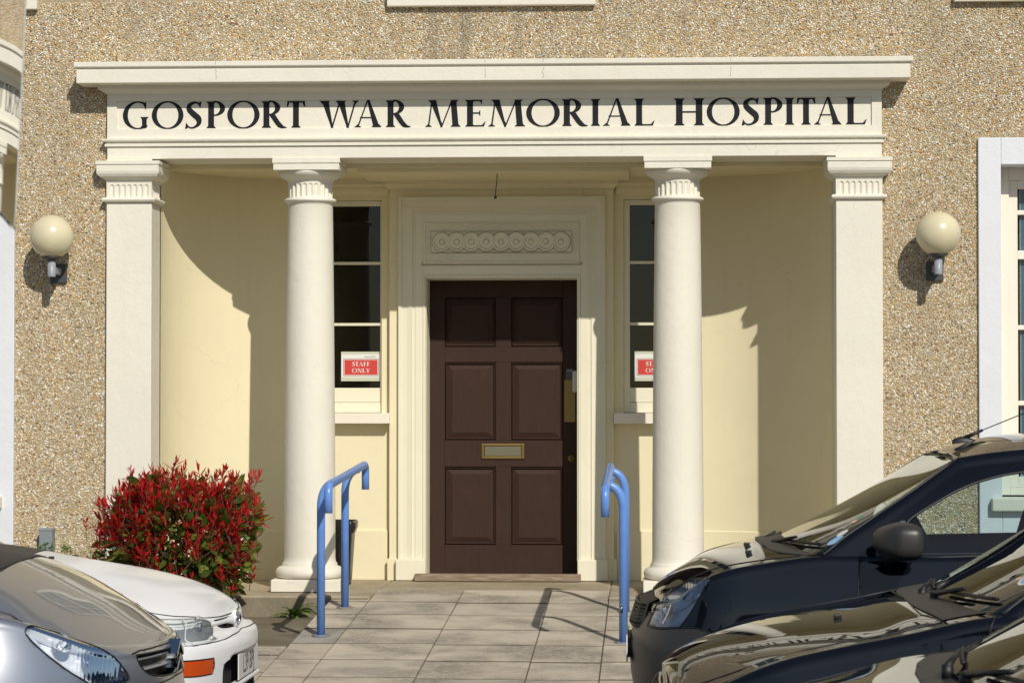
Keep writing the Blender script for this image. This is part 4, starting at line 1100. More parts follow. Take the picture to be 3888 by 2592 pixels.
class House:
    """greenhouse: v 0..1 wall, ..1.2 roof edge, ..2.2 roof"""
    def __init__(G, c):
        G.c = c; k = c['gh']
        G.sb, G.yb = half_plan(k['L0'][1] - k['L0'][0], k['W0'], .10, 6.0, .35, 2.6, bow=k['a0']); G.sb = G.sb + k['L0'][0]
        G.st, G.yt = half_plan(k['L1'][1] - k['L1'][0], k['W1'], .08, 6.0, .35, 2.6, bow=k['a1']); G.st = G.st + k['L1'][0]
        arc = np.concatenate([[0], np.cumsum(np.hypot(np.diff(G.sb), np.diff(G.yb)))]); G.t = arc / arc[-1]
        arc2 = np.concatenate([[0], np.cumsum(np.hypot(np.diff(G.st), np.diff(G.yt)))]); G.t2 = arc2 / arc2[-1]
        G.g = pchip(k['g']); G.zb = pchip(k['zb']); G.zt = pchip(k['zt']); G.zr = pchip(k['zr']); G.r = k.get('r', .05)
        ds = np.gradient(G.st, arc2 + np.arange(len(arc2)) * 1e-9); dy = np.gradient(G.yt, arc2 + np.arange(len(arc2)) * 1e-9)
        G.ns = dy; G.ny = -ds
    def __call__(G, U, Q):
        sb = np.interp(U, G.t, G.sb); yb = np.interp(U, G.t, G.yb); st = np.interp(U, G.t2, G.st); yt = np.interp(U, G.t2, G.yt)
        ns = np.interp(U, G.t2, G.ns); ny = np.interp(U, G.t2, G.ny)
        v = np.clip(Q, 0, 1); g = G.g(v); r = G.r; front = np.clip(1 - (sb - G.c['gh']['L0'][0]) / .9, 0, 1)
        gg = v * (1 - front) + g * front
        s = sb + (st - sb) * gg; y = yb + (yt - yb) * (v ** 1.35); zb = G.zb(sb); zt = G.zt(st) - r * (1 - .88 * np.clip(ns, 0, 1) ** 1.5); z = zb + (zt - zb) * v
        r = r * (1 - .88 * np.clip(ns, 0, 1) ** 1.5)
        ph = np.clip((Q - 1) / .2, 0, 1) * np.pi / 2
        s = s + ns * r * (1 - np.cos(ph)) * 1.0; y = y + ny * r * (1 - np.cos(ph)); z = z + r * np.sin(ph)
        w = np.clip(Q - 1.2, 0, 1); z = z + (G.zr(s) - G.zt(st)) * (1 - (1 - w) ** 2.2); y = y * (1 - w)
        return np.stack([s, y, z], -1)
CARS = {
 'white': dict(sign=-1, X=-.668, yc=-6.10, W=.84, L=4.1, a=.42, p=2.2, r=.022, cp=2.3, dip=.006,
   pr=.045, nose=[(.15, .07), (.24, .03), (.36, .016), (.46, .006), (.56, 0), (.590, .006), (.606, .026), (.612, .055), (.618, .072), (.66, .082), (.72, .10)],
   wf=[(.15, .96), (.35, .99), (.52, 1), (.62, .985), (.75, .965), (.9, .93)],
   zs=[(0, .690), (.12, .695), (.25, .712), (.5, .755), (.8, .81), (1.1, .87), (1.5, .90), (4.2, .93)],
   zc=[(0, .675), (.10, .692), (.15, .735), (.22, .775), (.33, .818), (.5, .861), (.66, .888), (.87, .921), (1.0, .945), (1.2, .97), (4.2, 1.0)],
   gh=dict(L0=(1.05, 3.9), W0=.76, a0=.20, L1=(1.75, 3.3), W1=.56, a1=.10, p=2.4, g=[(0, 0), (.5, .56), (1, 1)],
           zb=[(.9, .90), (1.4, .885), (4.1, .92)], zt=[(1.7, 1.34), (2.2, 1.36), (3.4, 1.33)], zr=[(1.6, 1.35), (2.2, 1.40), (3.5, 1.36)])),
 'silver': dict(sign=-1, X=-.532, yc=-8.55, W=.87, L=4.28, a=.66, p=2.1, r=.04, cp=2.0,
   nose=[(.15, .06), (.3, .02), (.45, 0), (.60, .0), (.64, .008), (.70, .012), (.78, .028), (.95, .12)],
   wf=[(.15, .96), (.35, .99), (.50, 1), (.70, .978), (.85, .935), (1.05, .87)],
   zs=[(0, .795), (.12, .820), (.25, .880), (.35, .920), (.45, .940), (.6, .955), (.9, .985), (4.3, 1.02)],
   zc=[(0, .785), (.05, .812), (.13, .858), (.23, .925), (.33, .978), (.40, 1.015), (.475, 1.050), (.56, 1.080), (.8, 1.10), (4.3, 1.05)],
   gh=dict(L0=(.55, 4.05), W0=.80, a0=.34, L1=(1.6, 3.6), W1=.60, a1=.14, p=2.3, g=[(0, 0), (.5, .55), (1, 1)],
           zb=[(.5, 1.045), (.9, .97), (4.1, 1.0)], zt=[(1.6, 1.57), (2.4, 1.62), (3.7, 1.57)], zr=[(1.5, 1.59), (2.3, 1.65), (3.7, 1.6)])),
 'black1': dict(sign=1, X=.995, yc=-6.20, W=.85, L=4.0, a=.46, p=2.5, r=.035, cp=2.1,
   nose=[(.15, .05), (.3, .03), (.40, .012), (.48, .0), (.60, .0), (.655, .02), (.70, .045), (.76, .075), (.85, .1)],
   wf=[(.15, .97), (.35, .99), (.55, 1), (.75, .99), (.9, .965), (1.0, .94)],
   zs=[(0, .765), (.10, .800), (.187, .865), (.26, .905), (.34, .928), (.5, .955), (.8, .992), (1.1, .988), (1.6, .998), (4.0, 1.03)],
   zc=[(0, .75), (.06, .775), (.141, .845), (.22, .892), (.324, .940), (.42, .968), (.497, .992), (.56, 1.014), (.8, 1.03), (4.0, 1.05)],
   gh=dict(L0=(.60, 3.85), W0=.785, a0=.13, L1=(1.34, 3.5), W1=.61, a1=-.03, p=2.3, g=[(0, 0), (.17, .165), (.40, .41), (.68, .68), (.885, .88), (1, 1)],
           zb=[(.5, 1.0), (.8, .988), (1.1, .972), (1.6, .985), (4.0, 1.02)], zt=[(1.3, 1.375), (1.5, 1.405), (1.8, 1.43), (2.6, 1.44), (3.6, 1.41)], zr=[(1.3, 1.385), (1.41, 1.42), (1.5, 1.447), (1.67, 1.470), (2.4, 1.49), (3.6, 1.45)], r=.045)),
 'black2': dict(sign=1, X=1.055, yc=-8.60, W=.84, L=4.15, a=.46, p=2.4, r=.04, cp=2.1,
   nose=[(.15, .06), (.3, .02), (.45, 0), (.55, .0), (.60, .012), (.66, .04), (.72, .07), (.9, .1)],
   wf=[(.15, .97), (.35, .99), (.52, 1), (.68, .985), (.85, .95), (1.0, .92)],
   zs=[(0, .672), (.09, .690), (.18, .735), (.32, .79), (.5, .835), (.8, .895), (1.1, .952), (1.6, .96), (4.2, .97)],
   zc=[(0, .66), (.045, .70), (.075, .738), (.13, .775), (.23, .818), (.417, .868), (.6, .897), (.727, .914), (.88, .948), (1.2, .98), (4.2, 1.0)],
   gh=dict(L0=(.965, 3.95), W0=.765, a0=.10, L1=(1.66, 3.4), W1=.59, a1=-.02, p=2.4, g=[(0, 0), (.5, .55), (1, 1)],
           zb=[(.8, .958), (1.2, .948), (4.1, .96)], zt=[(1.6, 1.38), (2.2, 1.41), (3.5, 1.37)], zr=[(1.6, 1.39), (2.2, 1.44), (3.5, 1.40)])),
 'black3': dict(sign=1, X=1.02, yc=-10.95, W=.84, L=4.15, a=.44, p=2.4, r=.04, cp=2.1,
   nose=[(.15, .06), (.3, .02), (.45, 0), (.55, .0), (.60, .012), (.66, .04), (.72, .07), (.9, .1)],
   wf=[(.15, .97), (.35, .99), (.52, 1), (.68, .985), (.85, .95), (1.0, .92)],
   zs=[(0, .672), (.09, .69), (.18, .735), (.32, .79), (.5, .840), (.8, .918), (1.1, .942), (1.6, .95), (4.2, .96)],
   zc=[(0, .66), (.05, .69), (.08, .725), (.13, .762), (.23, .825), (.417, .880), (.6, .900), (.727, .912), (.88, .935), (1.2, .96), (4.2, 1.0)],
   gh=dict(L0=(.81, 3.9), W0=.765, a0=.10, L1=(1.58, 3.4), W1=.59, a1=-.02, p=2.4, g=[(0, 0), (.5, .55), (1, 1)],
           zb=[(.6, .940), (1.1, .935), (4.1, .95)], zt=[(1.6, 1.38), (2.2, 1.41), (3.5, 1.37)], zr=[(1.6, 1.39), (2.2, 1.44), (3.5, 1.40)])),
}
CARS['hatch'] = dict(CARS['white'], sign=1, X=-4.78, yc=-13.78)
# ---- paints
def bl_metal(n, b):
    v = coords(n, space='Object'); w = noise(n, v, 900, 2, .5)
    bump(n, b, w, .03, .0004)
def bl_dusty(n, b):
    v = coords(n, space='Position'); w = noise(n, v, 6, 7, .7); w2 = noise(n, v, 55, 4, .7)
    n.links.new(ramp(n, w, [(.35, (.05,) * 3), (.75, (.20,) * 3)]), b.inputs['Coat Roughness'])
    bc = b.inputs['Base Color'].default_value[:3]
    c = mixc(n, ramp(n, w2, [(.55, (0, 0, 0)), (.8, (.10,) * 3)]), tuple(bc), (.35, .31, .25))
    n.links.new(c, b.inputs['Base Color'])
M['car_white'] = mat('white_car_paint', (.84, .845, .84), .5, coat=.55, coat_rough=.14)
M['car_silver'] = mat('silver_metallic_paint', (.50, .515, .55), .30, metal=.80, coat=1.0, coat_rough=.03, build=bl_metal)
M['car_black'] = mat('blue_black_paint', (.004, .005, .008), .5, spec=.0, coat=1.0, coat_rough=.012)
M['bumper_plastic'] = mat('charcoal_bumper_plastic', (.035, .034, .033), .42, spec=.5)
M['trim'] = mat('black_rubber_trim', (.010, .010, .011), .5)
M['scuttle'] = mat('grey_black_scuttle_plastic', (.030, .029, .028), .50)
M['chrome'] = mat('chromed_metal', (.75, .76, .78), .08, 1.0)
def bl_refl(n, b):
    v = coords(n, (1, 1, 1), 'Position'); w = N(n, 'ShaderNodeTexVoronoi'); w.inputs['Scale'].default_value = 14; n.links.new(v, w.inputs['Vector'])
    bump(n, b, w.outputs['Distance'], .35, .01)
M['reflector'] = mat('headlamp_reflector', (.88, .91, .97), .20, .28, build=bl_refl)
M['reflector_dull'] = mat('lamp_inner_grey', (.84, .86, .85), .3, .0)
def lens_mat(name, wscale, tint, strength):
    m = glass_mat(name, tint, 1.0, 1.5); n = m.node_tree
    if wscale:
        v = coords(n, (1, 1, 1), 'Position'); w = N(n, 'ShaderNodeTexWave'); w.inputs['Scale'].default_value = wscale; w.bands_direction = 'X'; n.links.new(v, w.inputs['Vector'])
        x = N(n, 'ShaderNodeBump'); x.inputs['Strength'].default_value = strength; x.inputs['Distance'].default_value = .004; n.links.new(w.outputs['Fac'], x.inputs['Height'])
        for nd in n.nodes:
            if nd.type == 'BSDF_GLOSSY' or nd.type == 'FRESNEL': n.links.new(x.outputs[0], nd.inputs['Normal'])
    return m
M['lens'] = lens_mat('headlamp_lens', 30, (.95, .97, .98), .06)
M['lens_clear'] = lens_mat('clear_lens', 0, (.93, .95, .96), 0)
M['orange'] = mat('orange_indicator_lens', (.62, .085, .012), .18, coat=1.0)
M['auto_glass'] = glass_mat('car_glass', (.70, .80, .80), 1.0, 1.58)
M['cabin'] = mat('dark_grey_cabin_plastic', (.045, .045, .048), .6)
M['seat'] = mat('blue_grey_seat_fabric', (.06, .075, .11), .85)
M['tyre'] = mat('tyre_rubber', (.018, .018, .018), .8)
M['alloy'] = mat('wheel_silver', (.45, .46, .47), .35, .9)
M['plate'] = mat('white_number_plate', (.72, .72, .70), .35)
M['plate_black'] = mat('plate_black_characters', (.015, .015, .015), .5)
M['sky_sticker'] = mat('pale_blue_sticker', (.25, .48, .72), .4); M['grn_sticker'] = mat('green_sticker', (.10, .35, .12), .4)

def inside(poly, X, Y):
    r = np.zeros(X.shape, bool); n = len(poly)
    for i in range(n):
        x0, y0 = poly[i]; x1, y1 = poly[(i + 1) % n]
        if y0 == y1: continue
        c = ((y0 > Y) != (y1 > Y)) & (X < (x1 - x0) * (Y - y0) / (y1 - y0) + x0); r ^= c
    return r
def smooth_poly(poly, it=2):
    """Chaikin corner cutting; points flagged with a third value keep their corner"""
    P = [p if len(p) == 3 else (p[0], p[1], 0) for p in poly]
    for _ in range(it):
        Q = []
        for i, p in enumerate(P):
            a = P[i - 1]; c = P[(i + 1) % len(P)]
            if p[2]: Q.append(p)
            else: Q += [(p[0] * .75 + a[0] * .25, p[1] * .75 + a[1] * .25, 0), (p[0] * .75 + c[0] * .25, p[1] * .75 + c[1] * .25, 0)]
        P = Q
    return [(p[0], p[1]) for p in P]
class Skin:
    """uv grid of a surface, with grid points pulled on to feature outlines"""
    def __init__(K, surf, us, qs, sign):
        K.f = surf; K.us = us; K.qs = qs; K.U, K.Q = [a.copy() for a in np.meshgrid(us, qs, indexing='ij')]; K.sign = sign
        K.lab = np.zeros((len(us) - 1, len(qs) - 1), int); K.polys = {}; K.names = ['body']; K.locked = np.zeros(K.U.shape, bool)
    def region(K, name, poly, smooth=True, it=2):
        P = smooth_poly(poly, it) if smooth else [p[:2] for p in poly]
        K.polys[name] = P; K.names.append(name)
        ui = lambda u: np.interp(u, K.us, np.arange(len(K.us))); qi = lambda q: np.interp(q, K.qs, np.arange(len(K.qs)))
        best = {}
        for a, c in zip(P, P[1:] + P[:1]):
            n = max(2, int(4 * max(abs(ui(a[0]) - ui(c[0])), abs(qi(a[1]) - qi(c[1])))))
            for t in np.linspace(0, 1, n):
                u = a[0] + (c[0] - a[0]) * t; q = a[1] + (c[1] - a[1]) * t; x, y = float(ui(u)), float(qi(q)); i, j = int(round(x)), int(round(y)); d = (x - i) ** 2 + (y - j) ** 2
                if (i, j) not in best or d < best[i, j][0]: best[i, j] = (d, u, q)
        for (i, j), (d, u, q) in best.items():
            if K.locked[i, j]: continue
            if 0 < i < len(K.us) - 1: K.U[i, j] = u
            if 0 < j < len(K.qs) - 1: K.Q[i, j] = q
            K.locked[i, j] = True
        cu = (K.U[:-1, :-1] + K.U[1:, :-1] + K.U[:-1, 1:] + K.U[1:, 1:]) / 4; cq = (K.Q[:-1, :-1] + K.Q[1:, :-1] + K.Q[:-1, 1:] + K.Q[1:, 1:]) / 4
        m = inside(P, cu, cq); K.lab[m & (K.lab == 0)] = len(K.names) - 1; return K
    def points(K, side):
        P = K.f(K.U, K.Q).copy(); P[..., 1] *= side; P[..., 0] *= K.sign; return P
    def normals(K, P, side):
        du = np.gradient(P, axis=0); dq = np.gradient(P, axis=1); n = np.cross(du, dq); n /= np.linalg.norm(n, axis=-1, keepdims=True) + 1e-12
        c = P - np.array([K.sign * 2.0, 0, .5]); flip = np.sign((n * c).sum(-1).mean()); return n * flip
    def mesh(K, labels, sides=(-1, 1), offset=0.0, off_arr=None):
        V = []; Fc = []; n0 = 0
        if not hasattr(K, 'tris'):
            nu, nq = K.U.shape; I, J = np.meshgrid(np.arange(nu - 1), np.arange(nq - 1), indexing='ij'); a = (I * nq + J).ravel(); q = np.stack([a, a + nq, a + nq + 1, a + 1], 1)
            lk = K.locked.ravel(); alt = lk[q[:, 1]] & lk[q[:, 3]] & ~(lk[q[:, 0]] & lk[q[:, 2]])
            t1 = np.where(alt[:, None], q[:, [0, 1, 3]], q[:, [0, 1, 2]]); t2 = np.where(alt[:, None], q[:, [1, 2, 3]], q[:, [0, 2, 3]])
            K.tris = np.concatenate([t1, t2]); U = K.U.ravel()[K.tris].mean(1); Q = K.Q.ravel()[K.tris].mean(1); K.tlab = np.zeros(len(K.tris), int)
            for i_, nm in enumerate(K.names[1:], 1): K.tlab[inside(K.polys[nm], U, Q) & (K.tlab == 0)] = i_
        ids = [K.names.index(l) for l in labels]; T3 = K.tris[np.isin(K.tlab, ids)]
        for sd in sides:
            P = K.points(sd)
            if offset or off_arr is not None:
                nr = K.normals(P, sd); P = P + nr * (offset if off_arr is None else off_arr[..., None])
            used, inv_ = np.unique(T3, return_inverse=True); V.append(P.reshape(-1, 3)[used]); Fc.append(inv_.reshape(-1, 3) + n0); n0 += len(used)
        return np.concatenate(V), np.concatenate(Fc)
    def build(K, name, labels, mt, parent, sides=(-1, 1), offset=0.0, off_arr=None):
        V, Fc = K.mesh(labels, sides, offset, off_arr)
        if len(Fc) == 0: return None
        me = bpy.data.meshes.new(name); me.from_pydata(V.tolist(), [], Fc.tolist()); me.materials.append(mt); me.polygons.foreach_set('use_smooth', [True] * len(Fc))
        bm = bmesh.new(); bm.from_mesh(me)
        bmesh.ops.remove_doubles(bm, verts=bm.verts, dist=2e-5); bmesh.ops.recalc_face_normals(bm, faces=bm.faces)
        bm.to_mesh(me); bm.free(); me.update()
        o = bpy.data.objects.new(name, me); COL.objects.link(o); o.parent = parent; return o
    def line(K, pts, side, off=0.0, n=14):
        out = []
        for a, c in zip(pts, pts[1:]):
            for t in np.linspace(0, 1, n, endpoint=False): out.append((a[0] + (c[0] - a[0]) * t, a[1] + (c[1] - a[1]) * t))
        out.append(pts[-1]); A = np.array(out); P = K.f(A[:, 0], A[:, 1]).copy(); P[:, 1] *= side; P[:, 0] *= K.sign
        return [tuple(p) for p in P]
    def seam(K, b, poly, side, r=.0035, closed=True):
        """thin dark joint round an outline"""
        P = K.line(list(poly) + ([poly[0]] if closed else []), side, n=5); Q = [P[0]]
        for p in P[1:]:
            if (Vector(p) - Vector(Q[-1])).length > .004: Q.append(p)
        b.tube(Q, r, 6)
    def patch(K, name, c, ru, rq, side, mt, parent, off=.0015, n=28, square=False):
        v = []; A = [(c[0], c[1])]
        if square: A += [(c[0] - ru, c[1] - rq), (c[0] + ru, c[1] - rq), (c[0] + ru, c[1] + rq), (c[0] - ru, c[1] + rq)]; n = 4
        else: A += [(c[0] + ru * math.cos(2 * math.pi * i / n), c[1] + rq * math.sin(2 * math.pi * i / n)) for i in range(n)]
        A = np.array(A); e = 1e-3; P = K.f(A[:, 0], A[:, 1]).copy(); Pu = K.f(A[:, 0] + e, A[:, 1]).copy(); Pq = K.f(A[:, 0], A[:, 1] + e).copy()
        for X in (P, Pu, Pq): X[:, 1] *= side; X[:, 0] *= K.sign
        nr = np.cross(Pu - P, Pq - P); nr /= np.linalg.norm(nr, axis=1, keepdims=True) + 1e-12
        if (nr * (P - np.array([K.sign * 2.0, 0, .5]))).sum() < 0: nr = -nr
        P = P + nr * off; b = MB(); b.add([tuple(p) for p in P], [(0, 1 + i, 1 + (i + 1) % n) for i in range(n)], True); return b.build(name, mt, parent, fix=False)
def nonuni(n1, a, b, n2, c): return np.concatenate([np.linspace(a, b, n1, endpoint=False), np.linspace(b, c, n2)])

def make_car(key, name, label, paint, F):
    c = CARS[key]; sg = c['sign']; T = empty(name, (c['X'], c['yc'], GZ), label=label, cat='car')
    B_ = Body(c); G_ = House(c); ud = 2.0 / B_.total if B_.total > 2 else .6
    us = np.linspace(0, 1, F.get('nu', 250)); qs = np.concatenate([np.linspace(0, 1, F.get('nq', 66), endpoint=False), np.linspace(1, 1.2, 9, endpoint=False), np.linspace(1.2, 2.2, F.get('nt', 52))])
    K = Skin(B_, us, qs, sg)
    for nm, poly in F.get('regions', []): K.region(nm, poly)
    # scuttle and hollow cabin
    uc = B_.u_s(F['cowl'][0][0]) if False else None
    K.region('bonnet', F['bonnet'])
    K.region('scuttle', F['scuttle'])
    ub = 1.0
    u0 = F['cabin_u']; K.region('cabin', [(u0, 1.24, 1), (.93, 1.24, 1), (.93, 2.25, 1), (u0 - .03, 2.25, 1)], smooth=False)
    K.build('body', ['body'], paint, T)
    K.build('bonnet', ['bonnet'], paint, T)
    K.build('scuttle_panel', ['scuttle'], M['scuttle'], T, offset=.003)
    for nm, mt, both in F.get('parts', []):
        if both: K.build(nm, [nm], mt, T)
        else:
            for sd in (-1, 1): K.build(nm, [nm], mt, T, (sd,))
    # joints
    b = MB()
    for nm in F.get('seams', ['bonnet', 'door']):
        if nm in K.polys:
            for sd in (-1, 1):
                P = [p for p in K.polys[nm]]; P = [p for p in P if p[1] < 2.19]
                if nm == 'bonnet':
                    P = sorted([p for p in P if p[0] > .0], key=lambda p: 0) ; K.seam(b, F['bonnet_edge'], sd, .0032, False)
                else: K.seam(b, P, sd, .0030)
    for pl in F.get('lines', []):
        for sd in (-1, 1): K.seam(b, pl, sd, .003, False)
    b.build('panel_joints', M['trim'], T, fix=False)
    # lamps: hollow bowl behind a clear lens
    for nm in F.get('lamps', []):
        P = np.array(K.polys[nm]); du = B_.total
        cen = P.mean(0)
        D = np.full(K.U.shape, 9.0)
        P = np.concatenate([P[i] + (np.roll(P, -1, 0)[i] - P[i]) * np.linspace(0, 1, 10, endpoint=False)[:, None] for i in range(len(P))])
        A = K.f(P[:, 0], P[:, 1]); W3 = K.f(K.U, K.Q)
        for p in A: D = np.minimum(D, np.linalg.norm(W3 - p, axis=-1))
        dep = -np.minimum(D * 1.3, F.get('lamp_depth', .045)) - .003
        for sd in (-1, 1):
            h = empty('headlight'); h.parent = T
            K.build('lens', [nm], F.get('lens_mat', M['lens']), h, (sd,), offset=.0005)
            K.build('reflector', [nm], F.get('refl', M['reflector']), h, (sd,), off_arr=dep)
            b = MB(); K.seam(b, K.polys[nm], sd, F.get('rim_r', .0032)); b.build('rim', F.get('rim_mat', M['trim']), h, fix=False)
            for (cu, cq, rad) in F.get('bulbs', []):
                q0 = K.f(np.array([cu]), np.array([cq]))[0]; n1 = K.f(np.array([cu + .002]), np.array([cq]))[0]; n2 = K.f(np.array([cu]), np.array([cq + .002]))[0]
                nr = np.cross(n1 - q0, n2 - q0); nr /= np.linalg.norm(nr); ctr = np.array([2.0, 0, .5]); nr = nr * np.sign((nr * (q0 - ctr)).sum())
                w = lambda p: Vector((p[0] * sg, p[1] * sd, p[2])); a0 = w(q0 - nr * .012); a1 = w(q0 - nr * .045)
                b = MB(); b.tube([a0, w(q0 - nr * .022), w(q0 - nr * .035), a1], [rad, rad * .86, rad * .55, rad * .15], 24, cap=False); b.build('bowl', M['chrome'], h, fix=False)
                b = MB(); b.tube([w(q0 - nr * .038), w(q0 - nr * .016)], .008, 10); b.build('bulb', M['lens_clear'], h)
            for ln in F.get('lamp_lines', []):
                b = MB(); P_ = [Vector(p) for p in K.line(ln, sd)]; b.tube(P_, .003, 8); b.build('divider', M['ltgrey'], h)
    # greenhouse
    gu = np.linspace(0, 1, F.get('gu', 190)); gq = np.concatenate([np.linspace(0, 1, 44, endpoint=False), np.linspace(1, 1.2, 7, endpoint=False), np.linspace(1.2, 2.2, 34)])
    Gk = Skin(G_, gu, gq, sg)
    for nm, poly in F['glass']: Gk.region(nm, poly)
    for nm, mt, poly in F.get('ghparts', []): Gk.region(nm, poly)
    Gk.build('cabin_shell', ['body'], paint, T)
    for nm, mt, poly in F.get('ghparts', []):
        for sd in (-1, 1): Gk.build(nm, [nm], mt, T, (sd,))
    b = MB()
    for nm, poly in F['glass']:
        if nm in ('windscreen', 'rear_window'): Gk.build(nm, [nm], M['auto_glass'], T)
        else:
            for sd in (-1, 1): Gk.build('side_window', [nm], M['auto_glass'], T, (sd,))
        for sd in (-1, 1):
            P = [p for p in Gk.polys[nm]]
            if nm == 'windscreen': Gk.seam(b, F['ws_edge'], sd, .006, False)
            elif nm == 'rear_window': pass
            else: Gk.seam(b, P, sd, .0055)
    b.build('window_rubbers', M['trim'], T, fix=False)
    # underbody, wheels
    b = MB(); b.box(min(sg * .25, sg * (c['L'] - .25)), max(sg * .25, sg * (c['L'] - .25)), -c['W'] + .14, c['W'] - .14, .16, .45); b.build('underbody', M['trim'], T)
    for s_ in F.get('axles', (.78, 3.25)):
        for sd in (-1, 1):
            w = empty('wheel', (sg * s_, sd * (c['W'] - .085), .30)); w.parent = T
            def ring(prof, nm, mt, seg=40):
                v = []; m_ = len(prof)
                for i in range(seg):
                    a = 2 * math.pi * i / seg
                    for r, yy in prof: v.append((r * math.cos(a), yy * sd, r * math.sin(a)))
                f = [(i * m_ + j, ((i + 1) % seg) * m_ + j, ((i + 1) % seg) * m_ + j + 1, i * m_ + j + 1) for i in range(seg) for j in range(m_ - 1)]
                b = MB(); b.add(v, f, True); return b.build(nm, mt, w)
            ring([(.19, -.09), (.27, -.092), (.298, -.08), (.302, 0), (.298, .08), (.27, .092), (.19, .09)], 'tyre', M['tyre'])
            ring([(.19, .088), (.18, .06), (.10, .045), (.06, .06), (0, .062)], 'rim', M['alloy'])
            P = []
            for a in np.linspace(0, math.pi, 22): P.append((sg * s_ + .335 * math.cos(a), sd * (c['W'] + .002), .30 + .335 * math.sin(a)))
            b = MB(); v = [(x, y, z) for x, y, z in P] + [(x, y - sd * .03, z) for x, y, z in P]; k = len(P)
            b.add(v, [(i, i + 1, i + 1 + k, i + k) for i in range(k - 1)] + [tuple(range(k))], False); b.build('wheel_arch', M['trim'], T)
    # cabin: dashboard, seats, steering wheel
    s0 = c['gh']['L0'][0]; zb = float(G_.zb(s0)); Wd = c['gh']['W0'] - .12
    prof = [(s0 - .04, zb - .30), (s0 - .04, zb - .035), (s0 + .25, zb - .015), (s0 + .50, zb + .005), (s0 + .60, zb - .06), (s0 + .58, zb - .35)]
    b = MB(); yy = np.array([-1, -.92, -.6, 0, .6, .92, 1]) * Wd; G3 = np.array([[(sg * s, y, z - (.10 if abs(y) > Wd * .98 else 0)) for s, z in prof] for y in yy]); 
    for i, y in enumerate(yy): G3[i, :3, 0] += sg * .55 * (abs(y) / Wd) ** 2.4
    b.grid(G3, smooth=False); b.build('dashboard', M['cabin'], T)
    for sd in (-1, 1):
        b = MB(); ya, yb_ = sorted((sd * (c['gh']['W0'] - .015), sd * (c['gh']['W0'] - .055))); xa, xb3 = sorted((sg * (s0 + .55), sg * (c['gh']['L0'][1] - .25))); b.box(xa, xb3, ya, yb_, .35, zb - .03); b.build('door_trim', M['cabin'], T, bevel=.01)
    b = MB(); xa, xb3 = sorted((sg * (s0 + .2), sg * (c['gh']['L0'][1] - .15))); b.box(xa, xb3, -Wd, Wd, .28, .31); b.build('cabin_floor', M['trim'], T)
    for sy in (-1, 1):
        st = empty('seat', (sg * (s0 + 1.02), sy * .36, 0)); st.parent = T
        def cushion(nm, x0, x1, hw, z0, z1, tilt, mt=M['seat']):
            b = MB(); rr_ = []
            for k in range(7):
                t = k / 6; z = z0 + (z1 - z0) * t; e = 1 - .25 * (2 * t - 1) ** 4; xo = tilt * t
                rr_.append([((sg * (x0 + xo) + (px_ * e)), py_, z) for px_, py_, _ in rrect((x1 - x0) / 2 * 1.0, hw * e, min(.05, (x1 - x0) / 2.2), 0)])
            m_ = len(rr_[0]); v = [p for r in rr_ for p in r]
            f = [(k * m_ + i, k * m_ + (i + 1) % m_, (k + 1) * m_ + (i + 1) % m_, (k + 1) * m_ + i) for k in range(6) for i in range(m_)] + [tuple(range(m_)), tuple(range(6 * m_, 7 * m_))]
            b.add(v, f, True); return b.build(nm, mt, st)
        cushion('seat_base', -.28, .26, .25, .30, .50, 0); cushion('backrest', .22, .38, .25, .48, zb + .10, .16); cushion('headrest', .36, .46, .13, zb + .14, zb + .32, .04)
    b = MB(); cw = Vector((sg * (s0 + .70), F.get('driver', 1) * .36, zb - .02)); tl = R(25); pts = []
    for i in range(33):
        a = 2 * math.pi * i / 32; pts.append(cw + Vector((sg * math.sin(tl) * -.18 * math.sin(a), .18 * math.cos(a), .18 * math.sin(a) * math.cos(tl))))
    b.tube(pts, .013, 8, cap=False); b.tube([cw, cw + Vector((-sg * .12, 0, -.05))], .03, 8); b.tube([pts[0], pts[16]], .012, 6); b.build('steering_wheel', M['cabin'], T)
    return T, K, Gk
def wiper(T, Gk, side, u0, q0, u1, q1, up=.010, k=.5):
    """arm from the scuttle and a blade lying low on the glass"""
    w = empty('wiper'); w.parent = T; A = [Vector(p) for p in Gk.line([(u0, q0), (u1, q1)], side, n=12)]; lift = Vector((-Gk.sign * .4, 0, .9)) * up
    L_ = [a + lift for a in A]
    b = MB(); b.tube(L_, .0065, 6); b.build('blade', M['trim'], w)
    m = len(L_) // 2; base = A[0] + Vector((-Gk.sign * .045, -side * .03, -.012))
    b = MB(); b.tube([base + Vector((0, 0, -.02)), base + Vector((0, 0, .018))], .015, 10); b.tube([base + Vector((0, 0, .012)), base * .6 + L_[m] * .4 + Vector((0, 0, .016)), L_[m] + lift * 1.8], [.011, .008, .006], 8); b.build('arm', M['trim'], w)
    return w
# ================================================================== the parked cars
def cowl_arc(key, pts): return pts
